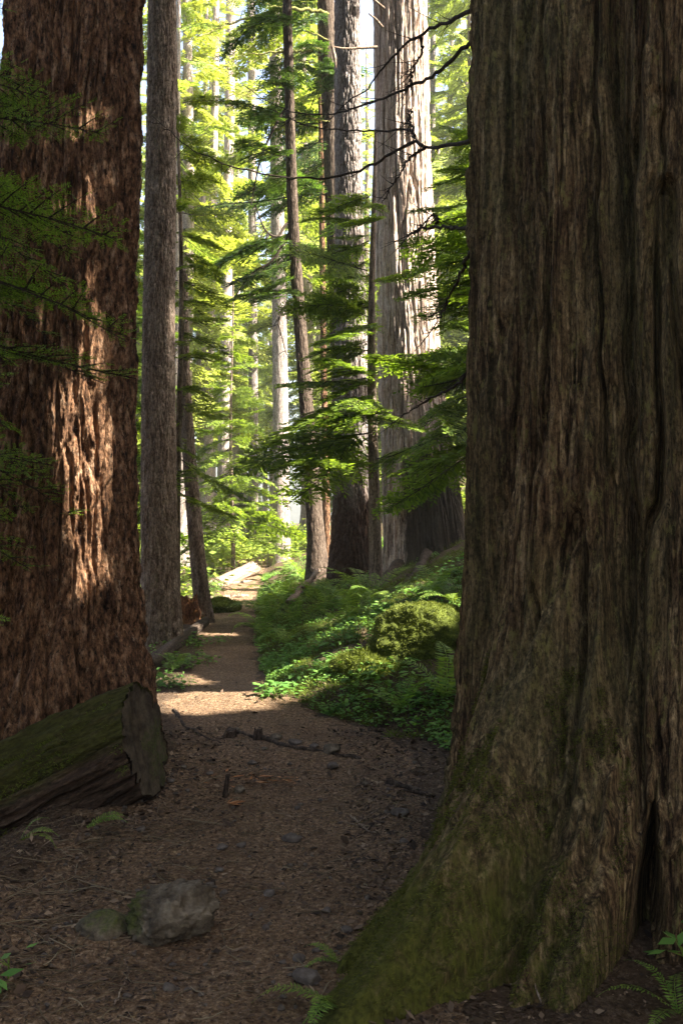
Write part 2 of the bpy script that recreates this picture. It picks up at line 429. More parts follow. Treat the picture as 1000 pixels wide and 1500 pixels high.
def make_spray(seed, n_side=20, droop=.22, spread=.46, lw=.017, fine=0, dens=.036, tl=.12):
    """one flat conifer branch of length 1 along +X: leaf quads and twig strips"""
    rng = np.random.default_rng(seed)
    pb, db, lb, wb = [], [], [], []
    tw_ = []
    ph = rng.uniform(0, 6)
    def ax(t): return np.array((t, .05 * math.sin(t * 3 + ph), -droop * t ** 2 + .05 * math.sin(t * 4 + ph)))
    tw_.append(([ax(t) for t in np.linspace(0, 1, 7)], .008, .0015))
    for i in range(n_side):
        for sd in (-1, 1):
            t = .06 + .93 * (i + rng.uniform(0, .7)) / n_side
            if rng.random() < .2: continue
            Ls = (spread * (1 - t) ** .75 * min(1, (t + .12) / .32) + .04) * rng.uniform(.65, 1.15)
            an = R(rng.uniform(48, 66)) * (1 - .3 * t) * sd
            d0 = np.array((math.cos(an), math.sin(an), rng.uniform(-.12, .06))); p0 = ax(t)
            dr = rng.uniform(.3, .8)
            def sx(s): return p0 + d0 * s - np.array((0, 0, dr * s * s))
            tw_.append(([sx(s) for s in (0, Ls * .5, Ls)], .0035, .001))
            m = max(2, int(Ls / dens))
            for j in range(m + 1):
                s = (j + .4) / (m + .4) * Ls
                for s2 in ((-1, 1) if j < m else (0,)):
                    a2 = an + s2 * R(rng.uniform(38, 62))
                    l = (tl * (1 - .75 * s / Ls) * min(1, Ls / .22) + .03) * rng.uniform(.7, 1.2)
                    dd = np.array((math.cos(a2), math.sin(a2), rng.uniform(-.35, .1)))
                    pb.append(sx(s)); db.append(dd / np.linalg.norm(dd)); lb.append(l); wb.append(lw * rng.uniform(.7, 1.2))
    pb, db, lb, wb = map(np.array, (pb, db, lb, wb))
    nn = np.tile((0, 0, 1.), (len(pb), 1)) + rng.normal(0, .33, (len(pb), 3))
    if fine:
        P_, D_, L_, W_, N_ = [], [], [], [], []
        side = np.cross(db, nn); side /= np.linalg.norm(side, axis=1)[:, None]
        for k in range(fine):
            f = (k + .5) / fine
            for s2 in (-1, 1):
                P_.append(pb + db * (lb * f)[:, None]); d = db * .55 + side * s2 * .8 + rng.normal(0, .13, db.shape)
                D_.append(d / np.linalg.norm(d, axis=1)[:, None]); L_.append(wb * 1.25 * (1.05 - .5 * f) * rng.uniform(.8, 1.2, len(wb))); W_.append(np.full(len(wb), lw * .17)); N_.append(nn)
        pb, db, lb, wb, nn = map(np.concatenate, (P_, D_, L_, W_, N_))
    q = rhomb(pb, db, nn, lb, wb)
    tq = []
    for pts, r0, r1 in tw_:
        pts = np.array(pts)
        for i in range(len(pts) - 1):
            a, b = pts[i], pts[i + 1]; d = b - a; s = np.cross(d, (0, 0, 1.)); s /= np.linalg.norm(s) + 1e-9
            u = np.array((0, 0, 1.)); ra = r0 + (r1 - r0) * i / (len(pts) - 1); rb = r0 + (r1 - r0) * (i + 1) / (len(pts) - 1)
            tq.append([a - s * ra, b - s * rb, b + s * rb, a + s * ra]); tq.append([a - u * ra, b - u * rb, b + u * rb, a + u * ra])
    return q, np.array(tq)

SPR = [make_spray(100 + k, n_side=17 + k % 3 * 2, droop=(.16, .26, .36, .22, .3)[k % 5]) for k in range(6)]
SPRMID = [make_spray(200 + k, n_side=24, droop=(.14, .22, .3)[k % 3], dens=.026, lw=.011, tl=.095) for k in range(5)]
SPRFINE = [make_spray(300 + k, n_side=20, spread=(.26, .32, .22, .3)[k % 4], droop=(.2, .34, .45)[k % 3], dens=.026, lw=.011, tl=.085, fine=7) for k in range(4)]
SPRLO = [make_spray(400 + k, n_side=11, droop=.28, dens=.07, lw=.04, tl=.17) for k in range(4)]

def rotm(yaw, pitch, roll):
    return np.array(Matrix.Rotation(yaw, 3, 'Z') @ Matrix.Rotation(-pitch, 3, 'Y') @ Matrix.Rotation(roll, 3, 'X'))

class Crown:
    def __init__(s): s.q = []; s.t = []
    def branch(s, spr, pos, yaw, pitch, roll, L):
        m = rotm(yaw, pitch, roll).T * L
        s.q.append(spr[0] @ m + pos); s.t.append(spr[1] @ m + pos)
    def cull(s, base):
        """cut away leaves and twigs so the sun reaches the chosen spots"""
        for nm in ('q', 't'):
            A = np.concatenate(getattr(s, nm)); c = A.mean(1) + base; keep = np.ones(len(c), bool)
            wob = 1 + .45 * noise(c[:, 0] * 1.7, c[:, 1] * 1.7, c[:, 2] * 1.7, 41)
            for p, r in BEAMS:
                d = c - p; al = d @ S; ds = np.linalg.norm(d - al[:, None] * S, axis=1)
                keep &= ~((ds < (r * 1.35 + .06) * wob) & (al > .5))
            setattr(s, nm, [A[keep]])
    def mesh(s, name, leaf, twig='twig'):
        q = np.concatenate(s.q); t = np.concatenate(s.t)
        V = np.concatenate([q, t]).reshape(-1, 3); f = np.arange(len(V)).reshape(-1, 4)
        mi = np.concatenate([np.zeros(len(q)), np.ones(len(t))])
        return mesh(name, V, [f], [leaf, twig], mi, smooth=False)

def conifer_crown(seed, sprays, nb, z0, z1, L0, L1, pitch=(-.35, .15), cfun=None, rad=.12, gap=.0, yaw=None, power=1.):
    rng = np.random.default_rng(seed); c = Crown()
    for i in range(nb):
        u = (i + rng.uniform(0, 1)) / nb; z = z0 + (z1 - z0) * u
        if gap and noise(np.array([z * .8]), np.array([seed * 3.3]), seed=5)[0] > 1 - gap * 2: continue
        L = (L1 + (L0 - L1) * (1 - u) ** power) * rng.uniform(.6, 1.15)
        yw = i * 2.4 + rng.uniform(-.6, .6) if yaw is None else rng.uniform(*yaw)
        cx, cy = cfun(np.array([z])) if cfun else (np.zeros(1), np.zeros(1))
        pos = np.array((float(cx[0]) + math.cos(yw) * rad * .6, float(cy[0]) + math.sin(yw) * rad * .6, z))
        c.branch(sprays[rng.integers(len(sprays))], pos, yw, rng.uniform(*pitch) + .25 * u + rng.normal(0, .1), rng.normal(0, .38), L)
    return c

# ------------------------------------------------------------------ spots chosen to be sunlit, cleared of leaves towards the sun
for px, py, r in ((150, 560, .17), (140, 640, .26), (165, 700, .28), (120, 760, .26), (170, 800, .24), (110, 850, .18), (170, 480, .12), (178, 380, .10), (170, 250, .10),
                  (20, 960, .16), (178, 120, .1), (60, 700, .12)):
    beam(P(px, py, 6.6), r * .5)
for px, py in ((40, 60), (130, 70), (60, 150), (20, 230), (80, 260), (140, 300), (30, 330), (100, 380)): beam(P(px, py, 5.1), .34)
for x, y, r in ((-1.35, 8.35, .22), (-1.1, 8.4, .25), (-.85, 8.5, .2), (-.65, 8.5, .12), (-1.0, 8.05, .12), (-1.3, 8.0, .14)):
    beam((x, y, .03), r * 1.5)
for py in range(-60, 500, 55): beam(P(602, py, 14.5), .62)
for px, py, r in ((222, 330, .12), (225, 480, .2), (222, 560, .16), (230, 650, .14), (232, 420, .1)): beam(P(px, py, 11.8), r)
for px, py, Y, r in ((510, 120, 15.6, .25), (512, 420, 15.6, .25), (560, 580, 13, .35), (500, 660, 12.6, .4), (420, 640, 13, .4), (540, 690, 12.4, .25),
                     (415, 870, 18, .5), (395, 900, 15, .3), (440, 850, 17, .4), (520, 910, 11.5, .25), (560, 890, 12, .2), (470, 960, 10.5, .2), (600, 960, 9.5, .2), (420, 1000, 9.6, .2), (255, 990, 9.6, .25),
                     (690, 720, 20, .6), (120, 60, 5, .12), (60, 250, 5, .15), (100, 290, 5, .12), (650, 450, 10, .45), (640, 330, 10, .4), (600, 930, 10, .35), (640, 865, 8.4, .22), (600, 880, 8.3, .2), (560, 930, 9, .18), (480, 930, 12, .25), (400, 860, 17, .5), (450, 890, 15, .4), (340, 850, 23, 1.2), (360, 870, 19, .35), (640, 870, 10, .2)):
    beam(P(px, py, Y), r)

def hit(px, py, y0=2.2, y1=60):
    ys = np.linspace(y0, y1, 3000); xs = (px - CX) / F * ys
    zr = CAMZ - (py - CY) / F * ys; h = height(xs, ys)
    i = int(np.argmax(zr <= h)) if (zr <= h).any() else len(ys) - 1
    return np.array((xs[i], ys[i], h[i]))

# ------------------------------------------------------------------ the giant cedar
def giant_cedar():
    bx, by = 1.5, 4.6; zb = 0.0
    t = thing('giant_cedar', 'huge furrowed cedar with a mossy flared root, nearest tree beside the trail', 'tree', (bx, by, zb))
    rr = lerp([(-.8, 1.03), (0, .98), (.6, .925), (1.2, .895), (2, .87), (4, .845), (26, .35)])
    A = R
    def rf(T, z):
        r = rr(z)
        r = r + lobes(T, z, [(A(-138), .26, 1.62, .62, 1.0), (A(-119), .13, .62, .55, 1.), (A(-97), .15, .5, .5, 1.), (A(-20), .4, .9, .6, 1.), (A(60), .4, .8, .6, 1.), (A(140), .3, .35, .5, 1.)])
        dt = np.angle(np.exp(1j * (T - A(-119) - .03 * np.sin(z * 1.3))))
        r = r - .11 * np.exp(-(dt / .06) ** 2) * sstep(.2, 1.2, z) + .05 * np.exp(-((dt - .18) / .13) ** 2) * sstep(.2, 1.4, z)
        d2 = np.angle(np.exp(1j * (T - A(-113.5) - .10 * z)))
        r = r - .42 * np.exp(-(d2 / (.045 * sstep(.62, .0, z) + .004)) ** 2) * sstep(.66, .2, z) - .10 * np.exp(-(np.angle(np.exp(1j * (T - A(-128.5)))) / .075) ** 2) * sstep(1.9, .7, z)
        for a, d, w in ((-158, .05, .07), (-147, .035, .05), (-131, .04, .06), (-90, .07, .07), (-70, .06, .09), (170, .06, .09), (120, .07, .1), (20, .08, .1)):
            dd = np.angle(np.exp(1j * (T - A(a) - .05 * noise(z * .8, z * 0 + a))))
            r = r - d * np.exp(-(dd / w) ** 2) * (1 - .3 * sstep(1, 4, z))
        return r + .03 * fbm(np.cos(T) * 2.5, np.sin(T) * 2.5, z * .5, 2, 77)
    f1 = fibres(1., 1., 1, .9)
    def dp(T, z, r):
        fl = sstep(1.3, .1, z)       # wavy, wrinkled fibres on the flare
        x, y = np.cos(T) * 1.4, np.sin(T) * 1.4
        wv = .035 * np.sin(z * 9 + 5 * fbm(x * 2, y * 2, z * .7, 2, 31)) + .02 * np.sin(z * 23 + 4 * noise(x * 3, y * 3, z, 32))
        ww = 1 - 2 * np.abs(noise(x * 11 + wv * 10, y * 11 + wv * 7, z * .6, 33))
        w2 = 1 - 2 * np.abs(noise(x * 25 + wv * 20, y * 25 + wv * 16, z * 1.2, 34))
        return f1(T, z, r) * (1 - .45 * fl) + fl * (.05 * (1 - 2 * np.abs(noise(x * 4.5 + wv * 4, y * 4.5 + wv * 3, z * .3, 36))) + .048 * ww + .026 * w2 + .010 * fbm(x * 22, y * 22, z * 16, 3, 35))
    def ms(T, z):
        d = np.abs(np.angle(np.exp(1j * (T - A(-143)))))
        return -.25 + .72 * sstep(1.1, -.1, z) * sstep(.75, .1, d) + .17 * sstep(.3, .0, np.abs(np.angle(np.exp(1j * (T - A(-112)))))) + .12 * fbm(np.cos(T) * 3, np.sin(T) * 3, z * .7, 3, 55)
    zs = np.concatenate([np.linspace(-.8, 4.1, 560), np.linspace(4.2, 26, 60)])
    tk = trunk(t, zs, 1080, rf, lambda z: (.0 * z, .0 * z), dp, 'cedar', ms)
    V = np.zeros(len(tk.data.vertices) * 3, np.float32); tk.data.vertices.foreach_get('co', V); V = V.reshape(-1, 3)
    th = np.arctan2(V[:, 1], V[:, 0]); k = (V[:, 2] > 0) & (V[:, 2] < 1.0) & (np.abs(th - A(-141)) < .45); k &= fbm(V[:, 0] * 5, V[:, 1] * 5, V[:, 2] * 4, 3, 91) + .5 - V[:, 2] * .75 > .12
    nv = np.stack([np.cos(th), np.sin(th), .5 + 0 * th], 1)[k]; rg = np.random.default_rng(92); n = 30000; i = rg.integers(k.sum(), size=n)
    d = nv[i] + rg.normal(0, .5, (n, 3)) - (0, 0, .5); d /= np.linalg.norm(d, axis=1)[:, None]
    link('moss', mesh('moss', rhomb(V[k][i] + rg.normal(0, .005, (n, 3)), d, rg.normal(0, 1, (n, 3)), rg.uniform(.008, .024, n), np.full(n, .0018)).reshape(-1, 3), [np.arange(n * 4).reshape(-1, 4)], ['mossdark'], smooth=False), t)
    rng = np.random.default_rng(5)
    B = [[(715, -4), (699, 8), (676, 26), (656, 40), (616, 58), (588, 78), (560, 104), (536, 132), (500, 160), (470, 196)],
         [(715, 26), (699, 44), (680, 66), (656, 88), (632, 110), (604, 124), (572, 140), (548, 150), (520, 160), (492, 166), (448, 164), (400, 150), (360, 128)],
         [(715, 198), (699, 204), (680, 214), (660, 218), (640, 223), (624, 218), (608, 202), (602, 193), (560, 194), (520, 196), (472, 192), (432, 180), (400, 164), (350, 150)],
         [(620, 214), (608, 206), (576, 222), (548, 238), (520, 252), (480, 260), (440, 262), (415, 260), (350, 250), (310, 235), (270, 217), (250, 200), (220, 175)],
         [(715, 328), (696, 328), (656, 328), (612, 330), (597, 338), (585, 352)],
         [(640, 328), (636, 318), (622, 316), (606, 330), (590, 345)],
         [(618, 56), (612, 90), (606, 110), (600, 132)],
         [(622, 218), (604, 232), (580, 262), (556, 300)],
         [(606, 200), (598, 182), (598, 172)],
         [(715, 350), (690, 372), (676, 400), (650, 440), (634, 470), (600, 510)],
         [(715, 480), (690, 520), (660, 560), (610, 592), (560, 625)]]
    for i, b in enumerate(B):
        n = len(b); tb = Tubes()
        y0, y1 = 4.62, 4.62 + (.9 + .16 * n if b[0][0] > 700 else .7)
        if i in (3, 5, 6, 7, 8): y0, y1 = 5.3, 5.3 + .12 * n
        if i in (5,): y0, y1 = 4.9, 5.1
        pts = smoothline([P(q[0], q[1], y0 + (y1 - y0) * k / (n - 1)) for k, q in enumerate(b)], 46) - (bx, by, zb)
        pts += rng.normal(0, .004, pts.shape) + np.cumsum(rng.normal(0, .003, pts.shape), 0)
        r0 = .0135 if b[0][0] > 700 else .008
        if i == 3: r0 = .0095
        tb.add(pts, np.linspace(r0, .0025, len(pts)), 6)
        for k in range(20):                                  # bare side twigs
            j = rng.integers(10, 44); d = np.array((rng.uniform(-.7, .1), rng.uniform(-.2, .5), rng.uniform(-.5, .35)))
            L = rng.uniform(.05, .34); q = pts[j]
            tb.add([q, q + d * L * .5 + (0, 0, -.01), q + d * L + (0, 0, -.04 * L)], [.003, .0022, .001], 4)
        link('branch', tb.mesh('branch', 'twig'), t)
    c = conifer_crown(11, SPRLO, 90, 10, 24, 3.2, 1., (-.5, .0), rad=.8)
    c.cull(np.array((bx, by, zb))); link('crown', c.mesh('crown', 'hem'), t)
giant_cedar()

# ------------------------------------------------------------------ tall trunks drawn from their outlines, each at its own distance
def tall_tree(name, label, cat, Y, pts, mat, disp, ztop=24, nth=140, step=.03, flare=(), moss=None, base=None, group=None, snag=False, rtop=.4):
    """pts: (px, py, width px) from the top down to the base"""
    z = np.array([CAMZ - (q[1] - CY) / F * Y for q in pts]); x = np.array([(q[0] - CX) / F * Y for q in pts]); r = np.array([q[2] / 2 / F * Y for q in pts])
    o = np.argsort(z); z, x, r = z[o], x[o], r[o]
    bx = float(x[0]); zb = float(base if base is not None else min(Z(bx, Y), z[0]))
    if not snag:
        dz = ztop - z[-1]; sl = (x[-1] - x[-2]) / (z[-1] - z[-2]) * .5
        z = np.append(z, ztop); x = np.append(x, x[-1] + sl * dz); r = np.append(r, r[-1] * rtop)
    t = thing(name, label, cat, (bx, Y, zb), group)
    zvis = CAMZ + 760 / F * Y
    top = z[-1] - zb
    zs = np.arange(-.6, min(top, zvis - zb), step)
    if zs[-1] < top - .05: zs = np.concatenate([zs, np.linspace(zs[-1] + step, top, 30 if not snag else 2)])
    # smooth centre and radius
    zf = np.linspace(z[0] - 1, z[-1], 400); ker = np.hanning(31); ker /= ker.sum()
    def sm(v):
        q = np.interp(zf, z, v); q = np.pad(q, 15, mode='edge'); return np.convolve(q, ker, 'valid')
    xs_, rs_ = sm(x), sm(r)
    cf = lambda zz: (np.interp(zz + zb, zf, xs_) - bx, .02 * np.sin(zz * .7 + bx))
    rf = lambda T, zz: np.interp(zz + zb, zf, rs_) + lobes(T, zz, flare) + r[0] * .04 * np.sin(2 * T + zz * .3)
    trunk(t, zs, nth, rf, cf, disp, mat, moss, cap=snag)
    return t, cf, zb

def mossy(base=-.3, low=.5, h=1.2, seed=0):
    return lambda T, z: base + low * sstep(h, 0, z) + .15 * fbm(np.cos(T) * 2, np.sin(T) * 2, z * .6, 3, seed)

# left giant
def left_giant():
    d = plates(1.15, .9, 21, .5, .11)
    t, cf, zb = tall_tree('old_fir', 'massive red-brown furrowed fir behind the mossy cut log', 'tree', 7.0,
        [(108, -10, 176), (106, 100, 178), (100, 300, 178), (90, 500, 186), (87, 700, 196), (86, 850, 212), (84, 950, 240), (80, 1040, 290), (78, 1120, 330)],
        'fir', lambda T, z, r: d(T, z, r) + .03 * fbm(np.cos(T) * 2, np.sin(T) * 2, z * .25, 2, 3), nth=640, step=.008, ztop=26,
        flare=[(R(-25), .35, .22, .5, 1), (R(-75), .25, .2, .45, 1), (R(-120), .3, .25, .5, 1), (R(100), .4, .3, .5, 1)], moss=mossy(-.38, .34, 1.0, 4))
    c = conifer_crown(12, SPRLO, 80, 9.5, 25, 2.8, .8, (-.5, .0), rad=.4)
    c.cull(np.array(t.location)); link('crown', c.mesh('crown', 'hem'), t)
left_giant()

pl = lambda amp, seed, R0=.25, sc=1.6, zst=.3: plates(sc, amp, seed, R0, zst)
# grey-brown straight trunk left of the trail
t, cf, zb = tall_tree('straight_fir', 'straight grey-brown trunk standing left of the trail beyond the big fir', 'tree', 12,
    [(238, -10, 38), (236, 200, 40), (234, 350, 42), (232, 500, 43), (233, 700, 48), (235, 850, 52), (237, 910, 56), (240, 955, 66)], 'brown', pl(.30, 31, .2, 2.6), nth=170, step=.018,
    flare=[(R(-30), .4, .07, .3, 1), (R(-120), .4, .06, .3, 1)], moss=mossy(-.5, .3, .8, 6))
c = conifer_crown(13, SPRLO, 60, 11, 23, 2.0, .5, (-.5, 0), cfun=cf); c.cull(np.array(t.location)); link('crown', c.mesh('crown', 'hem'), t)
# leaning snag
t, cf, zb = tall_tree('leaning_snag', 'thin leaning dead snag with a broken top, left of the trail', 'dead tree', 14.5,
    [(270, 395, 9), (269, 450, 11), (270, 550, 15), (276, 650, 18), (284, 750, 20), (292, 840, 22), (298, 890, 25), (302, 915, 30)], 'brown', pl(.2, 33, .12, 3.2), nth=64, step=.03, snag=True, moss=mossy(-.15, .2, 2., 7))
tb = Tubes(); rng = np.random.default_rng(3)
for k in range(46):
    z = rng.uniform(.8, 4.6); a = rng.uniform(0, 6.3); L = rng.uniform(.15, .55); cx, cy = cf(np.array([z])); q = np.array((cx[0], cy if np.isscalar(cy) else cy[0], z)); d = np.array((math.cos(a), math.sin(a), rng.uniform(-.5, .1)))
    tb = Tubes(); tb.add([q, q + d * L * .5, q + d * L - (0, 0, .25 * L)], [.006, .004, .0015], 4); link('branch', tb.mesh('branch', 'twig'), t)
# dark thin leaning trunk
t9, cf9, zb9 = tall_tree('slender_hemlock', 'slender dark bent trunk between the far pale trunk and the grey fir', 'tree', 17,
    [(420, -10, 12), (424, 150, 12.5), (428, 300, 13.5), (436, 430, 15), (445, 550, 17), (453, 650, 19), (460, 750, 22), (465, 815, 27), (466, 850, 38), (466, 870, 50)], 'darkbark', pl(.2, 35, .15, 2.6), nth=80, step=.04, moss=mossy(-.2, .3, 1.5, 8))
c = conifer_crown(14, SPRMID, 26, 4.8, 14, 1.7, .9, (-.55, -.05), cfun=cf9, rad=.1, yaw=(1.8, 5.2)); c.cull(np.array(t9.location)); link('crown', c.mesh('crown', 'hem'), t9)
tb = Tubes(); rng = np.random.default_rng(8)
for b in ([(428, 322), (418, 330), (408, 345), (398, 345), (388, 336), (380, 318), (374, 300)], [(440, 428), (428, 440), (416, 452), (408, 470), (412, 490), (420, 520)], [(424, 150), (400, 190), (380, 240), (368, 300)], [(430, 330), (400, 380), (370, 400), (340, 440)]):
    tb = Tubes(); pts = smoothline([P(q[0], q[1], 17 - .06 * k) for k, q in enumerate(b)], 24) - np.array(t9.location); tb.add(pts, np.linspace(.03, .008, 24), 6)
    for k in range(14):
        q = pts[rng.integers(6, 24)]; d = np.array((rng.uniform(-.6, .3), rng.uniform(-.5, .3), rng.uniform(-1, -.2))); L = rng.uniform(.15, .6)
        tb.add([q, q + d * L * .5 + (-.03, 0, 0), q + d * L], [.007, .005, .002], 4)
    link('branch', tb.mesh('branch', 'twig'), t9)
# dark trunk behind the grey fir, with mossy bare branches
t10, cf10, zb10 = tall_tree('dark_hemlock', 'dark straight trunk half hidden behind the grey fir', 'tree', 19.5,
    [(477, -10, 23), (483, 150, 23), (488, 300, 22), (493, 420, 22), (500, 600, 26), (505, 750, 30), (508, 830, 36)], 'darkbark', pl(.25, 37, .2, 2.2), nth=80, step=.05)
c = conifer_crown(15, SPRMID, 26, 6, 16, 1.9, 1., (-.5, 0), cfun=cf10, rad=.15, yaw=(2.2, 5.)); link('crown', c.mesh('crown', 'hem'), t10)
tb = Tubes(); rng = np.random.default_rng(9)
for b, r in (([(482, 20), (455, 16), (425, 12), (400, 10), (380, 0)], .045), ([(425, 12), (395, 18), (350, 30), (320, 42), (292, 54)], .03), ([(482, 70), (450, 74), (420, 76), (370, 78)], .04), ([(484, 100), (440, 88), (400, 86)], .02),
             ([(470, 110), (430, 120), (380, 130), (330, 160), (300, 190)], .018), ([(486, 60), (440, 45), (380, 60), (330, 100)], .018), ([(488, 180), (450, 170), (410, 150), (360, 140), (300, 120)], .015)):
    tb = Tubes(); pts = smoothline([P(q[0], q[1], 19.4 - .2 * k) for k, q in enumerate(b)], 26) - np.array(t10.location); pts += rng.normal(0, .012, pts.shape); tb.add(pts, np.linspace(r, r * .3, 26), 6)
    for k in range(12):
        q = pts[rng.integers(6, 25)]; d = np.array((rng.uniform(-1, .3), rng.uniform(-.5, .5), rng.uniform(-.6, .5))); L = rng.uniform(.3, 1.1)
        tb.add([q, q + d * L * .5 + (0, 0, .04), q + d * L - (0, 0, .1 * L)], [.009, .006, .002], 4)
    link('branch', tb.mesh('branch', 'mosstwig'), t10)
# grey fir
t11, cf, zb = tall_tree('grey_fir', 'grey scaly fir with a wide dark foot, left of the sunlit cedar', 'tree', 16,
    [(508, -10, 33), (509, 150, 34), (511, 300, 35), (513, 430, 39), (515, 550, 44), (518, 650, 52), (520, 750, 62), (521, 800, 70), (522, 850, 84), (522, 885, 100)], 'grey',
    pl(.5, 39, .35, 1.7), nth=190, step=.025, flare=[(R(-100), .4, .1, .4, 1), (R(-160), .4, .12, .4, 1)], moss=lambda T, z: -.35 + .9 * sstep(3.4, 1.0, z) + .15 * fbm(np.cos(T) * 2, np.sin(T) * 2, z, 3, 9))
c = conifer_crown(16, SPRLO, 60, 13, 24, 2.3, .6, (-.5, 0), cfun=cf, rad=.2); c.cull(np.array(t11.location)); link('crown', c.mesh('crown', 'hem'), t11)
# sunlit cedar
fb = fibres(1.25, .62, 41, .7)
t13, cf, zb = tall_tree('sunlit_cedar', 'broad pale cedar with a sunlit upper trunk and dark flared foot on the bank', 'tree', 15,
    [(586, -10, 71), (587, 100, 72), (590, 300, 75), (596, 450, 80), (601, 550, 84), (607, 620, 92), (613, 690, 102), (619, 760, 112), (624, 810, 120), (628, 850, 130), (630, 890, 142)], 'pale',
    lambda T, z, r: fb(T, z, r) + .03 * fbm(np.cos(T) * 3, np.sin(T) * 3, z * .25, 2, 42), nth=300, step=.02, ztop=25,
    flare=[(R(-150), .25, .25, .5, 1), (R(-115), .22, .22, .6, 1), (R(-75), .22, .2, .6, 1), (R(-30), .35, .35, .7, 1), (R(80), .5, .4, .6, 1)],
    moss=lambda T, z: -.45 + 1.0 * sstep(3.3, 1.9, z) * sstep(R(-140), R(-112), np.angle(np.exp(1j * T))) + .12 * fbm(np.cos(T) * 3, np.sin(T) * 3, z * .6, 3, 10))  # tints the lower trunk dark brown, paler along the left
c = conifer_crown(17, SPRLO, 60, 12, 25, 2.6, .6, (-.5, 0), cfun=cf, rad=.3); c.cull(np.array(t13.location)); link('crown', c.mesh('crown', 'hem'), t13)
tb = Tubes()
for b in ([(552, 69), (530, 70), (505, 71), (486, 68)], [(562, 12), (553, 4), (541, -6)], [(560, 40), (550, 28), (540, 20)]):
    tb = Tubes(); pts = smoothline([P(q[0], q[1], 14.7 - .1 * k) for k, q in enumerate(b)], 16) - np.array(t13.location); tb.add(pts, np.linspace(.022, .01, 16), 6); link('branch', tb.mesh('branch', 'deadwood'), t13)
tb = Tubes(); q = P(487, 69, 14.4) - np.array(t13.location); tb.add([q, q + (.03, 0, -.15), q + (.05, 0, -.3)], [.02, .03, .008], 5)
link('hanging_lichen', tb.mesh('hanging_lichen', 'deadwood'), t13)
# pale trunks further off
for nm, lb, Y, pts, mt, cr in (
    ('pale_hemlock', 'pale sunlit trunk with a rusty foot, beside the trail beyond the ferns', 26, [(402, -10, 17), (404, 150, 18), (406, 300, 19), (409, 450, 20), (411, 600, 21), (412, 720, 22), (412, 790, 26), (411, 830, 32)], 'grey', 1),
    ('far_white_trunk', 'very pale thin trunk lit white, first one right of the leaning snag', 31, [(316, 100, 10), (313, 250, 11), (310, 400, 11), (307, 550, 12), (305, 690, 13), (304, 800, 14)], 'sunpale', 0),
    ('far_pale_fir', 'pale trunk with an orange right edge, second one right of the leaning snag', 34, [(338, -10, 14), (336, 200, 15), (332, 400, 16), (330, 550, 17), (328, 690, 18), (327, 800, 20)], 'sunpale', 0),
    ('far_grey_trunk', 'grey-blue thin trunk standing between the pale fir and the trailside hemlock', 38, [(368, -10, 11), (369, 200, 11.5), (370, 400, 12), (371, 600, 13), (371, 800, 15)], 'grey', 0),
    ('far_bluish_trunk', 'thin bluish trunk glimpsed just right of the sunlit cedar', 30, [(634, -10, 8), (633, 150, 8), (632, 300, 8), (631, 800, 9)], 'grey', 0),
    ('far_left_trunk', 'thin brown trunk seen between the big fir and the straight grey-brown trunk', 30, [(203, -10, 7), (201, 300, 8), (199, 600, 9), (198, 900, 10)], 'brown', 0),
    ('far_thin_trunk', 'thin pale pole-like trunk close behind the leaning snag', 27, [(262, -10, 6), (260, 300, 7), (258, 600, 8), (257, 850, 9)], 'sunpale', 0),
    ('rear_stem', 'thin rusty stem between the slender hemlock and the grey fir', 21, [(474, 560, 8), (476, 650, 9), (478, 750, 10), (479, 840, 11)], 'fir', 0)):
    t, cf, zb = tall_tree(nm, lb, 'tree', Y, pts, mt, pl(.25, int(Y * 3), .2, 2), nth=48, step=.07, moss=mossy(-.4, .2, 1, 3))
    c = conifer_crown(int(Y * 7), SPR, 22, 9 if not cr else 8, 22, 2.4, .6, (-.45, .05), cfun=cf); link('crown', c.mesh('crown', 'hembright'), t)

# ------------------------------------------------------------------ young hemlocks with their flat sprays
def young(name, label, loc, z0, z1, nb, L0, L1, spr, leaf, yaw=None, r=.05, seed=0, pitch=(-.3, .12), h=None, group=None):
    t = thing(name, label, 'young tree', loc, group); h = h or z1 + .8
    tb = Tubes(); zz = np.linspace(-.3, h, 24); tb.add(np.stack([.03 * np.sin(zz * .9 + seed), .03 * np.cos(zz * .7 + seed), zz], -1), np.linspace(r, r * .2, 24), 10)
    link('trunk', tb.mesh('trunk', 'brown'), t)
    c = conifer_crown(seed, spr, nb, z0, z1, L0, L1, pitch, rad=r, yaw=yaw); link('crown', c.mesh('crown', leaf), t)
    return t
def gp(px, Y): x = (px - CX) / F * Y; return (x, Y, Z(x, Y))
young('young_hemlock', 'young hemlock reaching fine green sprays across the big furrowed fir', gp(-350, 5.3), 2.7, 5.8, 92, 1.8, 1.4, SPRFINE, 'hemfresh', (-.8, .75), .07, 51, (-.4, .15))
young('young_hemlock', 'young hemlock with layered fresh sprays in front of the grey fir', gp(547, 13.4), 1.7, 5.4, 34, 1.75, .8, SPRMID, 'hemfresh', (2.0, 5.4), .1, 52, (-.3, .05))
young('young_hemlock', 'dark young hemlock overhanging the foot of the sunlit cedar from the right', gp(728, 10.2), 1.4, 4.7, 34, 1.3, .8, SPRMID, 'hemfresh', (2.1, 4.4), .07, 53, (-.3, .05))
young('young_hemlock', 'young hemlock with thin sprays around the leaning snag', gp(262, 13.2), 1.8, 7.0, 40, 1.1, .6, SPRMID, 'hemfresh', None, .06, 54, (-.35, .05))
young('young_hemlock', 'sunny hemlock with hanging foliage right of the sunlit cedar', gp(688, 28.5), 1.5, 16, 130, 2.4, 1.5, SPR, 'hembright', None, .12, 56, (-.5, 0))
young('young_hemlock', 'unseen bushy young hemlock added uphill right of the sunlit cedar to shade its foot', (4.6, 13.5, Z(4.6, 13.5)), 1.2, 4.1, 80, 1.5, .8, SPRMID, 'hem', None, .06, 59)  # added out of view to cast shade on the cedar's foot
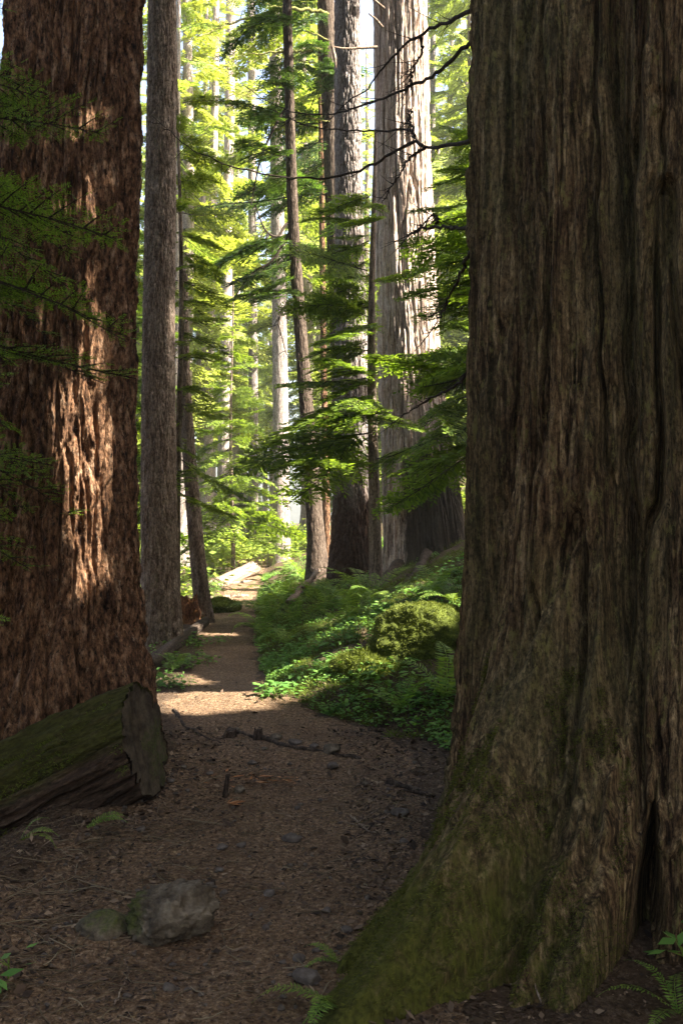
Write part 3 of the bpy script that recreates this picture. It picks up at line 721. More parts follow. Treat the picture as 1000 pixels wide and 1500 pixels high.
young('young_hemlock', 'hemlock sapling on the downhill side between the two left trunks', gp(190, 15), 1.5, 6.5, 50, 1.3, .4, SPRMID, 'hemfresh', None, .05, 57)
young('young_hemlock', 'drooping hemlock sapling behind the white trunk left of the trail', gp(340, 24), .8, 6.2, 70, 1.7, .4, SPR, 'hemfresh', None, .06, 58)

# ------------------------------------------------------------------ background forest
def variant(seed, h, z0, nb, L0):
    cf = lambda z: (.12 * np.sin(z * .21 + seed), .12 * np.cos(z * .17 + seed))
    th = np.arange(14) / 14 * 2 * np.pi; zs = np.linspace(-2.5, h, 44); T, Zz = np.meshgrid(th, zs)
    r = (.02 + .24 * (1 - np.clip(Zz, 0, h) / h) ** .8) * (1 + .08 * fbm(np.cos(T) * 2, np.sin(T) * 2, Zz * 1.2, 3, seed)) + .12 * np.exp(-np.maximum(Zz, 0) / .5)
    cx, cy = cf(Zz)
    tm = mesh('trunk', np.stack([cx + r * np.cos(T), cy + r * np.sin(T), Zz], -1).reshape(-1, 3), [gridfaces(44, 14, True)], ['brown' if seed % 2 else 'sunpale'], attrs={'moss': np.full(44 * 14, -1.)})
    c = conifer_crown(seed, SPR, nb, z0, h - .3, L0, .35, (-.5, .05), cfun=cf, rad=.1, gap=.16)
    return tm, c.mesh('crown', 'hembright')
VAR = [variant(61, 24, 2.2, 120, 2.7), variant(62, 27, 5, 115, 2.9), variant(63, 21, 1.2, 120, 2.5), variant(64, 26, 8, 90, 2.7), variant(65, 11, .5, 100, 2.2)]
KIND = ['bushy conifer', 'tall feathery conifer', 'low-skirted conifer', 'high-crowned conifer', 'short pyramid-shaped young conifer']
rng = np.random.default_rng(77)
SEEN = [(-900, 20, 'hidden behind the big furrowed fir'), (20, 200, 'between the big fir and the straight grey-brown trunk'), (200, 258, 'behind the straight grey-brown trunk'), (258, 300, 'behind the leaning snag'), (300, 322, 'behind the white trunk'),
        (322, 352, 'behind the pale far fir'), (352, 388, 'above the far end of the trail'), (388, 420, 'behind the pale trailside hemlock'), (420, 462, 'behind the slender dark trunk'), (462, 500, 'behind the dark trunk'),
        (500, 540, 'behind the grey fir'), (540, 625, 'behind the sunlit cedar'), (625, 700, 'between the sunlit cedar and the huge cedar'), (700, 3000, 'uphill behind the huge cedar')]
placed = []; used = {}
def back_tree(x, Y, v, s, a):
    px = x / Y * F + CX; wh = [w for a0, b0, w in SEEN if a0 <= px < b0]; wh = wh[0] if wh else 'far left downhill'
    dist = 'close' if Y < 30 else 'mid-distance' if Y < 42 else 'distant' if Y < 58 else 'farthest'
    lb = '%s sunlit %s %s' % (dist, KIND[v], wh)
    k = used.get(lb, 0); used[lb] = k + 1
    if k: lb = '%s %s %s, %s' % (dist, KIND[v], wh, ('second', 'third', 'fourth')[min(k - 1, 2)])
    t = thing('conifer', lb, 'tree', (x, Y, Z(x, Y) - .05), 'conifers of the sunny forest beyond'); t.scale = (s, s, s); t.rotation_euler = (0, 0, a)
    link('trunk', VAR[v][0], t); link('crown', VAR[v][1], t); placed.append((x, Y))
tries = 0
while len(placed) < 112 and tries < 12000:
    tries += 1
    Y = 21 + 62 * rng.random() ** 1.25; x = rng.uniform(-.46 * Y - 4, .2 * Y + 3); px = x / Y * F + CX
    if any((x - a) ** 2 + (Y - b) ** 2 < (2.1 + Y * .03) ** 2 for a, b in placed): continue
    if abs(x - tx(Y)) < 1.5: continue
    v = int(rng.integers(5))
    if 205 < px < 350 and Y < 60 and v != 4 and rng.random() < .82: continue      # the opening with sky
    if (Y < 36 and v != 4) or (Y < 27 and px > 560): continue
    if x > -.05 * Y and Y < 34 and rng.random() < .6: continue
    if x > -1.5 and abs(Y - (23 - .315 * (x + 2.5))) < 2.8: continue               # trees left out here so the sun reaches the log
    if abs(x - tx(Y)) < 3 and v in (0, 2, 4): v = 1
    back_tree(x, Y, v, rng.uniform(.8, 1.15), rng.uniform(0, 6.3))

# ------------------------------------------------------------------ unseen trees uphill and behind, added to shade the foreground
rng = np.random.default_rng(78)
SH = [(7.5, 1.5, 'right of the huge cedar'), (9.4, 4.3, 'uphill right of the huge cedar'), (8.8, 7.0, 'uphill behind the huge cedar'), (11.5, .5, 'second uphill from the huge cedar'), (12.5, 7.2, 'third uphill from the huge cedar'),
      (6.5, -2.2, 'behind the viewpoint on the uphill side'), (11.2, 10.4, 'uphill between the sunlit cedar and the huge cedar'), (7.4, 10.7, 'just uphill of the sunlit cedar'), (-6.5, -4, 'behind the viewpoint on the downhill side'), (1.4, -4.5, 'right behind the viewpoint'), (-5.6, .5, 'downhill left of the viewpoint'), (-7., 8, 'downhill left of the big furrowed fir'), (11.5, -4, 'far behind on the uphill side'), (14, 2.6, 'highest uphill on the right')]
for x, y, w in SH:
    zb = Z(x, y); t = thing('added_shade_conifer', 'unseen dense conifer added for shade, standing ' + w, 'tree', (x, y, zb), 'unseen conifers added to shade the near trail')
    tb = Tubes(); zz = np.linspace(-.6, 24, 20); tb.add(np.stack([zz * 0, zz * 0, zz], -1), np.linspace(.3, .05, 20), 14); link('trunk', tb.mesh('trunk', 'brown'), t)
    c = conifer_crown(int(rng.integers(9999)), SPRLO, 190, 3.0 - zb * .5, 23, 3.3, .8, (-.5, .05), rad=.25); c.cull(np.array((x, y, zb))); link('crown', c.mesh('crown', 'hem'), t)

# ------------------------------------------------------------------ the cut log
def frame(d, toward):
    d = np.asarray(d, float); d /= np.linalg.norm(d); x = np.asarray(toward, float); x = x - d * (x @ d); x /= np.linalg.norm(x)
    return Matrix(np.column_stack([x, np.cross(d, x), d]).tolist())

def log(name, label, a, b, ra, rb, mat, disp, nth=90, step=.03, endmat=None, face=None, moss=None, cat='log', bend=0., seed=0, parent=None):
    """a log from a (its far end) to b (the cut end); face = normal of the cut"""
    a, b = np.asarray(a, float), np.asarray(b, float); L = float(np.linalg.norm(b - a)); mt = frame(b - a, (0, -1, .2))
    t = thing(name, label, cat, a - (0, 0, ra))
    ex, ey, ez = [np.array(v) for v in zip(*mt)] if False else [np.array([mt[i][j] for i in range(3)]) for j in range(3)]
    n = np.asarray(face if face is not None else ez, float); kx, ky = -(n @ ex) / (n @ ez), -(n @ ey) / (n @ ez)
    th = np.arange(nth) / nth * 2 * np.pi; zs = np.linspace(0, L, max(3, int(L / step)))
    T, Zz = np.meshgrid(th, zs)
    r0 = ra + (rb - ra) * Zz / L; r0 = r0 * (1 + .05 * np.sin(2 * T + seed) + .05 * fbm(np.cos(T) * 1.5, np.sin(T) * 1.5, Zz * 1.5, 2, seed + 60)); r = r0 + disp(T, Zz, r0) * (1 - .45 * sstep(L - .25, L, Zz))
    sh = sstep(L - 3 * rb, L, Zz); bx = bend * np.sin(Zz / L * np.pi)
    X, Y_ = r * np.cos(T) + bx, r * np.sin(T); Z3 = Zz + sh * (kx * (X - bx) + ky * Y_)
    me = mesh('bark', np.stack([X, Y_, Z3], -1).reshape(-1, 3), [gridfaces(len(zs), nth, True)], [mat], attrs={'moss': moss(T, Zz) if moss else np.full(T.shape, -1.)})
    o = link('bark', me, t, (0, 0, ra)); o.rotation_euler = mt.to_euler()
    if endmat:
        q = np.linspace(1, .02, 16); Q, T2 = np.meshgrid(q, th, indexing='ij')
        xr, yr = Q * X[-1] * .985, Q * Y_[-1] * .985
        z = L + kx * xr + ky * yr - .004 - .012 * (1 - Q) ** .5 + .03 * fbm(xr * 12, yr * 5, oct=5, seed=seed) + .006 * noise(xr * 60, yr * 5, seed=seed + 2)
        me = mesh('cut_end', np.stack([xr, yr, z], -1).reshape(-1, 3), [gridfaces(16, nth, True)], [endmat], attrs={'moss': np.clip(.32 + .35 * np.sin(T2 * 1 - 1.2), 0, .6) - .25 + 0 * Q})
        o = link('cut_end', me, t, (0, 0, ra)); o.rotation_euler = mt.to_euler()
    return t, mt, a, L

rng = np.random.default_rng(21)
ll = fibres(1.6, .9, 71, .3)
A_, B_ = np.array((-3.1, 5.62, -.70)), np.array((-1.12, 5.7, .30))
t, mt, a, L = log('cut_log', 'thick mossy log with a sawn end, lying below the big furrowed fir', A_, B_, .34, .285, 'log', lambda T, z, r: ll(T, z, r) + .02 * fbm(np.cos(T) * 3, np.sin(T) * 3, z * 2, 3, 72),
    220, .011, 'logend', (.945, -.2, .24), lambda T, z: -.5 + .95 * sstep(-.35, .75, np.cos(T + 1.25)) + .12 * fbm(np.cos(T) * 4, np.sin(T) * 4, z * 3, 3, 73), seed=5)
# moss tufts on its back
def tufts(pts, nrm, n, L, W, rng):
    i = rng.integers(len(pts), size=n); p = pts[i] + rng.normal(0, .006, (n, 3)); d = nrm[i] + rng.normal(0, .55, (n, 3)); d /= np.linalg.norm(d, axis=1)[:, None]
    nn = rng.normal(0, 1, (n, 3)); return rhomb(p, d, nn, L * rng.uniform(.5, 1.3, n), np.full(n, W))
def quads(name, Q, mats, mi=None):
    return mesh(name, np.asarray(Q).reshape(-1, 3), [np.arange(len(Q) * 4).reshape(-1, 4)], mats, mi, smooth=False)
M3 = np.array(mt)
th = rng.uniform(-2.6, .5, 5000); zz = rng.uniform(.3, L - .05, 5000)
keep = fbm(np.cos(th) * 2, np.sin(th) * 2, zz * 3, 3, 74) + .5 * np.cos(th + 1.25) > .28
th, zz = th[keep], zz[keep]; rad = np.stack([np.cos(th), np.sin(th), 0 * th], 1)
pp = (rad * .292 + np.stack([0 * th, 0 * th, zz], 1)) @ M3.T; nr = rad @ M3.T + (0, 0, -.1)
link('moss', quads('moss', tufts(pp, nr, 16000, .022, .0022, rng), ['mossfuzz']), t, (0, 0, .34))

# ------------------------------------------------------------------ rocks
def rock(name, label, p, size, mat='rock', seed=0, n=56, cuts=7, moss=-.4, cat='rock', sink=.25, amp=.18, group=None, mossat=None, rot=0.):
    rng = np.random.default_rng(seed)
    th = np.arange(n) / n * 2 * np.pi; ph = np.linspace(.02, math.pi - .02, n // 2)
    T, Ph = np.meshgrid(th, ph); D = np.stack([np.sin(Ph) * np.cos(T), np.sin(Ph) * np.sin(T), np.cos(Ph)], -1)
    r = 1 + amp * fbm(D[..., 0] * 1.6 + seed, D[..., 1] * 1.6, D[..., 2] * 1.6, 3, seed)
    for k in range(cuts):
        c = rng.normal(0, 1, 3); c /= np.linalg.norm(c); h = rng.uniform(.62, .85); dd = D @ c
        r = np.where(dd > .05, np.minimum(r, h / np.maximum(dd, .05)), r)
    r = r + amp * .28 * fbm(D[..., 0] * 5, D[..., 1] * 5, D[..., 2] * 5, 4, seed + 3) + amp * .2 * fbm(D[..., 0] * 16, D[..., 1] * 16, D[..., 2] * 16, 3, seed + 4)
    V = D * r[..., None] * np.asarray(size); c_, s_ = math.cos(rot), math.sin(rot); V = np.stack([V[..., 0] * c_ - V[..., 1] * s_, V[..., 0] * s_ + V[..., 1] * c_, V[..., 2]], -1)
    ms = np.full(T.shape, moss) + .2 * D[..., 2] if mossat is None else mossat(D)
    me = mesh(name, V.reshape(-1, 3), [gridfaces(n // 2, n, True)], [mat], attrs={'moss': ms})
    o = link(name, me, None, (p[0], p[1], p[2] + size[2] * (1 - 2 * sink)))
    return tag(o, label, cat, group), V, D

pr = hit(240, 1378)
rock('trail_rock', 'brown grey boulder half buried at the lower left of the trail', pr + (0, .06, 0), (.2, .16, .15), seed=4, n=130, cuts=10, sink=.3, amp=.42, mossat=lambda D: -.25 + .75 * sstep(.2, -.9, D[..., 0]) - .1 * D[..., 2])
pr = hit(150, 1368)
rock('mossy_stone', 'low mossy stone against the left side of the trail boulder', pr + (0, .04, 0), (.10, .10, .06), seed=9, n=60, moss=.25, sink=.42)
# mossy boulder on the bank
pm = P(622, 912, 8.6); zb = Z(pm[0], pm[1]); hh = .52
o, V, D = rock('mossy_boulder', 'big rounded boulder fully covered in green moss under the sunlit cedar', (pm[0] + .05, pm[1], pm[2] - .16), (.52, .38, .37), 'mossrock', seed=15, n=140, cuts=5, sink=.5, amp=.3, rot=.5)
Vf, Df = V.reshape(-1, 3), D.reshape(-1, 3); k = Df[:, 2] > -.5
link('moss', quads('moss', tufts(Vf[k], Df[k] + (0, 0, -.2), 22000, .017, .003, np.random.default_rng(2)), ['mossfuzz']), o)
for (px, py, Y, sz, lb) in ((540, 975, 8.5, (.34, .22, .13), 'long low moss mound sloping down from the mossy boulder to the trail'), (322, 888, 16.2, (.34, .4, .16), 'low moss mound at the foot of the leaning snag')):
    q = P(px, py, Y); zz = Z(q[0], q[1])
    o, V, D = rock('moss_mound', lb, (q[0], q[1], zz + sz[2] * .2), sz, 'mossrock', seed=int(px), n=64, cuts=2, sink=.5, amp=.3, cat='moss', rot=-.5)
    Vf, Df = V.reshape(-1, 3), D.reshape(-1, 3); k = Df[:, 2] > -.2
    link('moss_tufts', quads('moss_tufts', tufts(Vf[k], Df[k] + (0, 0, -.3), 7000, .04, .004, np.random.default_rng(3)), ['mossfuzz']), o)
# loose stones
ST = [(428, 1232, .050, 'flat grey stone in the middle of the trail, largest of the loose ones'), (394, 1312, .034, 'rounded pale stone in the trail below the flat grey one'), (250, 1147, .034, 'tan stone beside the sawn end of the mossy log'), (478, 1338, .028, 'small stone low in the trail right of the rounded one'),
      (322, 1276, .024, 'small stone just above the boulder'), (345, 1072, .042, 'dark stone on the trail edge below the sunny patch'), (405, 1083, .055, 'dark stone in the row across the trail, beside the block of wood'), (432, 1090, .05, 'brown stone in the row across the trail, second from the wood block'),
      (484, 1102, .075, 'dark flat slab at the right end of the stone row across the trail'), (460, 1096, .045, 'low stone in the row across the trail next to the slab'), (370, 1120, .035, 'flat stone below the stone row'), (350, 1160, .05, 'flat dark stone beside the upright stub'), (586, 1195, .05, 'reddish brown clod near the foot of the huge cedar'),
      (488, 1125, .05, 'pale flat stone just below the slab'), (308, 1135, .03, 'small grey stone right of the log end'), (440, 1180, .02, 'tiny stone in the mid trail'), (275, 1160, .022, 'small stone between log and trail'), (325, 1245, .03, 'stone sunk in the dirt above the boulder'), (535, 1150, .03, 'stone near the dark root on the right of the trail'),
      (452, 1440, .06, 'mossy edged stone at the bottom beside the cedar root'), (300, 1320, .05, 'knobby stone touching the right side of the boulder'), (270, 1125, .03, 'dark stone under the sawn log end')]
for i, (px, py, s, lb) in enumerate(ST):
    q = hit(px, py); dk = 'stone' if 'dark' not in lb else 'rock'
    rock('stone', lb, q, (s, s * .75, s * .5), dk, seed=30 + i, n=30, cuts=6, sink=.28, amp=.25, group='loose stones on the trail', rot=i * 1.3)
r_ = np.random.default_rng(33); base = []
for i in range(190):
    px, py = r_.uniform(60, 620), 1060 + 420 * r_.random(); q = hit(px, py)
    if abs(q[0] - tx(q[1])) > tw(q[1]) + .4: continue
    s = r_.uniform(.008, .022)
    if len(base) < 6:
        o, _, _ = rock('pebble', 'small pebble among the dirt of the trail', q, (s, s * .8, s * .6), 'stone', seed=90 + i, n=16, cuts=5, sink=.2, group='pebbles strewn on the trail', cat='pebble'); base.append(o)
    else:
        o = base[i % 6].copy(); col.objects.link(o); o.location = q + (0, 0, .003); o.rotation_euler = (0, 0, r_.uniform(0, 6)); o.scale = (r_.uniform(.6, 1.5),) * 3

# ------------------------------------------------------------------ wood lying about
def groundline(pts, lift=.0, n=30, wob=.0, seed=0):
    p = smoothline([hit(a, b) for a, b in pts], n); rg = np.random.default_rng(seed)
    p[:, 2] = height(p[:, 0], p[:, 1]) + lift; p += rg.normal(0, 1, p.shape) * wob
    return p
def stick(name, label, pts, r0, r1, mat, lift=.0, k=7, wob=.0, cat='stick', seed=0, twigs=0, n=30):
    p = groundline(pts, lift, n, wob, seed); c = p[0].copy(); tb = Tubes(); rg = np.random.default_rng(seed)
    tb.add(p - c, np.linspace(r0, r1, n) * (1 + .3 * noise(np.arange(n) * .6, np.zeros(n), seed=seed)), k)
    for q in range(twigs):
        j = rg.integers(3, n - 3); d = np.array((rg.normal(), rg.normal(), .3)); d /= np.linalg.norm(d); l = rg.uniform(.04, .16)
        tb.add([p[j] - c, p[j] - c + d * l * .5, p[j] - c + d * l], [r1, r1 * .8, r1 * .4], 4)
    return tag(link(name, tb.mesh(name, mat), None, c), label, cat)
stick('tree_root', 'knobbly dark root crossing the trail in front of the sunny patch', [(335, 1070), (365, 1078), (395, 1086), (425, 1094), (455, 1099), (495, 1108), (530, 1112)], .022, .012, 'darkwood', .002, 9, .004, 'root', 3)
stick('tree_root', 'dark root end poking out at the right edge of the trail', [(568, 1148), (590, 1153), (610, 1160), (632, 1168)], .02, .012, 'darkwood', .006, 8, .003, 'root', 4, 2)
stick('tree_root', 'short root ridge running off the sawn log end', [(255, 1040), (270, 1062), (295, 1078), (325, 1090)], .02, .008, 'darkwood', -.002, 8, .003, 'root', 5)
stick('forked_twig', 'pale forked twig on the dirt at the right of the trail', [(512, 1198), (524, 1208), (534, 1216), (550, 1222)], .007, .004, 'deadwood', .008, 6, .002, 'twig', 6, 5)
stick('bare_twig', 'long thin pale twig right of the forked one', [(555, 1205), (575, 1190), (588, 1172)], .004, .002, 'deadwood', .008, 5, .003, 'twig', 7, 2)
stick('curved_stalk', 'curved dry stalk in the lower left dirt', [(168, 1478), (180, 1450), (188, 1430), (182, 1412)], .0035, .002, 'deadwood', .012, 5, .002, 'twig', 8)
stick('thin_stalk', 'straight thin stalk leaning against the front of the huge cedar root', [(792, 1492), (775, 1440), (765, 1400)], .003, .002, 'deadwood', .05, 5, .001, 'twig', 9)
stick('fallen_branch', 'bleached broken branch lying down the bank under the grey fir', [(422, 912), (436, 895), (450, 878), (470, 852)], .05, .04, 'deadwood', .26, 9, .004, 'branch', 10, 3)
stick('roots', 'twisted thin roots hanging over the mossy bank', [(548, 962), (570, 958), (596, 948), (620, 940)], .02, .01, 'darkwood', .06, 7, .008, 'root', 11, 4)
def cedar_root(xy, r, lb, sd):
    n = 40; p = smoothline([(x, y, 0) for x, y in xy], n); p[:, 2] = height(p[:, 0], p[:, 1]) + np.linspace(.05, -.03, n); p += np.random.default_rng(sd).normal(0, .008, p.shape); c = p[0].copy(); tb = Tubes()
    tb.add(p - c, np.linspace(r, r * .35, n) * (1 + .25 * noise(np.arange(n) * .5, np.zeros(n), seed=sd)), 12); tag(link('surface_root', tb.mesh('surface_root', 'darkwood'), None, c), lb, 'root')
cedar_root([(.95, 14.8), (.72, 14.2), (.5, 13.5), (.25, 12.9), (.0, 12.4)], .10, 'thick root running downhill from the left foot of the sunlit cedar', 12)
cedar_root([(1.25, 14.5), (1.08, 13.8), (.92, 13.1), (.7, 12.4)], .085, 'reddish root between the sunlit cedar and the mossy boulder', 13)
# dark block of cut wood and upright stub
def stub(name, label, p, w, h, mat, seed, lean=(0, 0)):
    th = np.arange(28) / 28 * 2 * np.pi; zs = np.linspace(-.05, h, 16); T, Zz = np.meshgrid(th, zs)
    sq = 1 / np.maximum(np.abs(np.cos(T)), np.abs(np.sin(T))) ** .55
    r = w * sq * (1 + .25 * fbm(np.cos(T) * 2, np.sin(T) * 2, Zz * 12, 3, seed)) * (1 - .25 * Zz / h); top = np.where(Zz >= h - 1e-6, h * .25 * noise(np.cos(T) * 2.5, np.sin(T) * 2.5, seed=seed), 0)
    V = np.stack([r * np.cos(T) + lean[0] * Zz, r * np.sin(T) + lean[1] * Zz, Zz + top], -1).reshape(-1, 3); n = len(V); V = np.vstack([V, V[-28:].mean(0) - (0, 0, h * .1)]); i = np.arange(28)
    me = mesh(name, V, [gridfaces(16, 28, True), np.stack([n - 28 + i, n - 28 + (i + 1) % 28, np.full(28, n)], -1)], [mat])
    return tag(link(name, me, None, p), label, 'wood')
stub('wood_block', 'square dark block of rotten wood at the head of the stone row', hit(378, 1084), .036, .075, 'darkwood', 3)
stub('wood_stub', 'small upright charred stub in the dirt of the trail', hit(329, 1168), .016, .12, 'darkwood', 5, (.15, 0))
stub('wood_chunk', 'low chunk of brown wood left of the dark block', hit(336, 1080), .05, .05, 'darkwood', 8, (.3, .2))
stub('rotten_stump', 'rusty broken stump between the two trunks left of the trail', P(277, 905, 14.2) - (0, 0, .15), .17, .42, 'redwood', 9)
log('fallen_log', 'pale sunlit log lying across the left side of the far trail', P(305, 862, 21.5), P(372, 832, 23.5), .13, .17, 'deadwood', lambda T, z, r: .02 * fbm(np.cos(T) * 4, np.sin(T) * 4, z * 1.2, 3, 81), 40, .06, 'deadwood')
log('dead_log', 'thin grey dead log lying by the foot of the straight trunk', hit(216, 985) + (0, 0, .05), hit(300, 916) + (0, 0, .05), .085, .07, 'darkwood', lambda T, z, r: .012 * fbm(np.cos(T) * 4, np.sin(T) * 4, z * 1.6, 3, 82), 30, .05, 'darkwood', moss=lambda T, z: -.3 + 0 * T)
log('sunlit_log', 'bleached log on the sunny slope between the sunlit cedar and the huge cedar', P(668, 735, 20.5), P(735, 705, 20), .22, .22, 'deadwood', lambda T, z, r: .03 * fbm(np.cos(T) * 4, np.sin(T) * 4, z * 1.2, 3, 83), 36, .08, 'deadwood')
log('mossy_fallen_log', 'mossy fallen log on the downhill side seen right of the big fir', P(150, 905, 12.5), P(222, 935, 12.2), .13, .12, 'log', lambda T, z, r: .02 * fbm(np.cos(T) * 4, np.sin(T) * 4, z * 1.2, 3, 84), 30, .06, 'deadwood', moss=lambda T, z: .1 + 0 * T)
for k, (pts, lb) in enumerate((([(296, 862), (330, 858), (368, 852)], 'pale root step across the far trail, upper one'), ([(305, 882), (330, 876), (362, 874)], 'pale root step across the far trail, lower one'))):
    stick('root_step', lb, pts, .05, .03, 'deadwood', .02, 8, .01, 'root', 40 + k, 4)

# ------------------------------------------------------------------ ferns
def frond_mesh(seed, n=26):
    rg = np.random.default_rng(seed); t = np.linspace(0, 1, n); p = np.stack([t - .12 * t ** 2.2, .03 * np.sin(t * 3 + seed), .62 * t - .62 * t ** 2.3], -1)
    d = np.gradient(p, axis=0); d /= np.linalg.norm(d, axis=1)[:, None]; up = np.cross(d, np.cross((0, 0, 1.), d)); up /= np.linalg.norm(up, axis=1)[:, None]; sd = np.cross(d, up)
    w = .17 * np.sin(np.clip(t * 1.08 + .06, 0, 1) * np.pi) ** .6 * (1 - .45 * t) + .01
    Q = []
    for s in (-1, 1):
        dd = sd * s + d * .35 + rg.normal(0, .08, d.shape) - up * .12; dd /= np.linalg.norm(dd, axis=1)[:, None]
        Q.append(rhomb(p, dd, up + rg.normal(0, .15, d.shape), w * rg.uniform(.85, 1.1, n), np.full(n, .014)))
    st = []
    for i in range(n - 1): st.append([p[i] - sd[i] * .006, p[i + 1] - sd[i + 1] * .005, p[i + 1] + sd[i + 1] * .005, p[i] + sd[i] * .006])
    Q = np.concatenate(Q + [np.array(st)])
    return quads('frond', Q, ['fern'])
FR = [frond_mesh(k) for k in range(4)]
def fern(p, size, n, label, seed, yaw=None):
    rg = np.random.default_rng(seed); t = thing('sword_fern', label, 'fern', p, 'sword ferns along the trail')
    for k in range(n):
        o = link('frond', FR[rg.integers(4)], t); a = k / n * 6.283 + rg.uniform(-.3, .3) if yaw is None else rg.uniform(*yaw)
        o.rotation_euler = (rg.uniform(-.25, .25), -rg.uniform(-.1, .65), a); s = size * 2.0 * rg.uniform(.7, 1.1); o.scale = (s, s, s)
FE = [(398, 892, .42, 10, 'lit fern on the trail edge, below the ferns at the bend'), (422, 876, .5, 12, 'tall fern clump left of the fallen bleached branch'), (446, 842, .5, 11, 'fern at the foot of the slender dark trunk'), (408, 862, .45, 10, 'bright fern where the trail goes out of sight'),
      (388, 918, .36, 9, 'low fern on the right trail edge halfway up'), (432, 900, .4, 9, 'fern between trail and bleached branch'), (540, 872, .48, 10, 'fern on the bank under the grey fir'), (500, 905, .36, 9, 'fern right of the bleached branch'), (520, 895, .36, 8, 'yellow-green fern beside the root of the sunlit cedar'),
      (586, 1032, .32, 6, 'sparse arching fern at the foot of the bank'), (652, 1012, .34, 7, 'fern with pale fronds beside the huge cedar'), (640, 860, .3, 9, 'small fern on top behind the mossy boulder'), (664, 872, .3, 8, 'small fern right of the mossy boulder'), (418, 930, .3, 8, 'short fern low on the bank by the trail bend'),
      (300, 848, .4, 9, 'fern left of the pale fallen log'), (455, 870, .4, 9, 'fern under the bleached branch'), (384, 880, .38, 9, 'sunny fern furthest along the right trail edge'), (478, 880, .38, 9, 'fern in the shade of the grey fir'), (256, 968, .22, 7, 'small fern by the thin grey dead log')]
for i, (px, py, s, n, lb) in enumerate(FE): fern(hit(px, py + 14) + (0, 0, .02), s, n, lb, 200 + i)
fern(hit(492, 1478), .15, 5, 'dark fern at the bottom beside the cedar root', 231, (1.9, 4.6))
fern(hit(500, 1412), .1, 4, 'small dark fern above the other one at the cedar root', 232, (1.9, 4.6))
fern(hit(992, 1488) + (0, 0, .0), .14, 6, 'dark fern in the bottom right corner', 233)
fern(hit(128, 1228) + (0, 0, .05), .13, 3, 'flat fern frond lying under the mossy log', 234, (-.5, .5))
fern(hit(30, 1246) + (0, 0, .05), .12, 3, 'drooping fern frond at the left under the mossy log', 235, (-.5, .4))

# ------------------------------------------------------------------ leafy plants and undergrowth
def plant_quads(rg, p, h, n, ls, lw, round_=False):
    """a plant: thin stems each carrying leaves"""
    P0 = np.repeat(p[None], n, 0); a = rg.uniform(0, 6.283, n); tilt = rg.uniform(.1, .9, n)
    base = P0 + np.stack([np.cos(a) * tilt * h * .7, np.sin(a) * tilt * h * .7, h * rg.uniform(.35, 1., n)], -1)
    d = np.stack([np.cos(a), np.sin(a), rg.uniform(-.45, .2, n)], -1); d /= np.linalg.norm(d, axis=1)[:, None]
    nn = np.tile((0, 0, 1.), (n, 1)) + rg.normal(0, .3, (n, 3))
    return rhomb(base, d, nn, ls * rg.uniform(.6, 1.2, n), lw * rg.uniform(.7, 1.2, n)), P0, base
def leafy(label, p, h, n, ls, lw, seed, r, mat='herb', name='leafy_plant', cat='plant', stems=14):
    rg = np.random.default_rng(seed); Q = []; tb = Tubes()
    for k in range(stems):
        o = rg.normal(0, r * .5, 2); q = np.array((o[0], o[1], Z(p[0] + o[0], p[1] + o[1]) - p[2])); hh = h * rg.uniform(.55, 1.1)
        a, _, b = plant_quads(rg, q, hh, n, ls, lw); Q.append(a)
        e = q + (rg.normal(0, .1 * h), rg.normal(0, .1 * h), hh * .85); tb.add([q - (0, 0, .02), (q + e) / 2 + rg.normal(0, .01, 3), e], [.004, .003, .0015], 4)
        for s in b[::2]: tb.add([e * .6 + q * .4, s], [.002, .001], 3)
    t = thing(name, label, cat, p); link('leaves', quads('leaves', np.concatenate(Q), [mat]), t); link('stalks', tb.mesh('stalks', 'fern'), t)
for i, (px, py, h, r, lb) in enumerate(((530, 935, .24, .3, 'bright broad-leaved plant in the middle of the bank'), (492, 948, .2, .28, 'broad-leaved plant left of the brightest one on the bank'), (560, 905, .22, .25, 'leafy plant beside the big root of the sunlit cedar'), (505, 985, .18, .3, 'low leafy plant near the foot of the bank'),
    (462, 985, .15, .3, 'clover-like plant patch by the trail bend'), (555, 1005, .16, .3, 'leafy plant below the moss mound'), (520, 880, .2, .22, 'leafy plant below the fern of the grey fir'), (420, 960, .14, .3, 'fine-leaved plant on the inner side of the trail bend'), (402, 1020, .12, .14, 'lit leafy plant at the corner of the trail next to the sunny patch'),
    (275, 975, .12, .3, 'green plant patch between the thin dead log and the trail'), (248, 1005, .13, .2, 'leafy plant behind the sawn end of the log'), (295, 945, .1, .22, 'small plant on the left trail edge by the dead log end'), (656, 848, .18, .3, 'small bush of fine leaves above the mossy boulder'), (8, 1450, .1, .08, 'tiny green seedling at the lower left edge'), (990, 1215, .25, .1, 'green leaf sprig against the huge cedar at the right edge'))):
    leafy(lb, hit(px, py) if px < 900 else np.array((1.18, 3.3, Z(1.18, 3.3))), h, 7, .075 if i != 3 else .06, .02, 300 + i, r, stems=16 if i < 13 else 3)
for i, (px, py, Y, h, r, lb) in enumerate(((330, 832, 25.5, .9, 1.1, 'bright yellow-green bush behind the pale fallen log'), (305, 838, 24.5, .7, .9, 'bright bush left of the pale fallen log'), (355, 822, 27, .9, .8, 'sunny bush on the left where the trail goes out of sight'), (230, 905, 16, .6, .9, 'sunny low bush behind the straight trunk'), (205, 880, 18, .8, 1.2, 'bright bush on the downhill slope right of the big fir'), (432, 780, 27, .8, .7, 'bright leafy bush behind the slender dark trunk'), (300, 800, 30, 1.2, 1.3, 'tall sunny bush beyond the leaning snag'), (665, 745, 19, .5, .6, 'sunny small bush on the slope by the bleached log'))):
    q = P(px, py, Y); q[2] = Z(q[0], q[1]); leafy(lb, q, h, 16, .16, .035, 340 + i, r, 'shrub', 'bush', 'bush', 46)

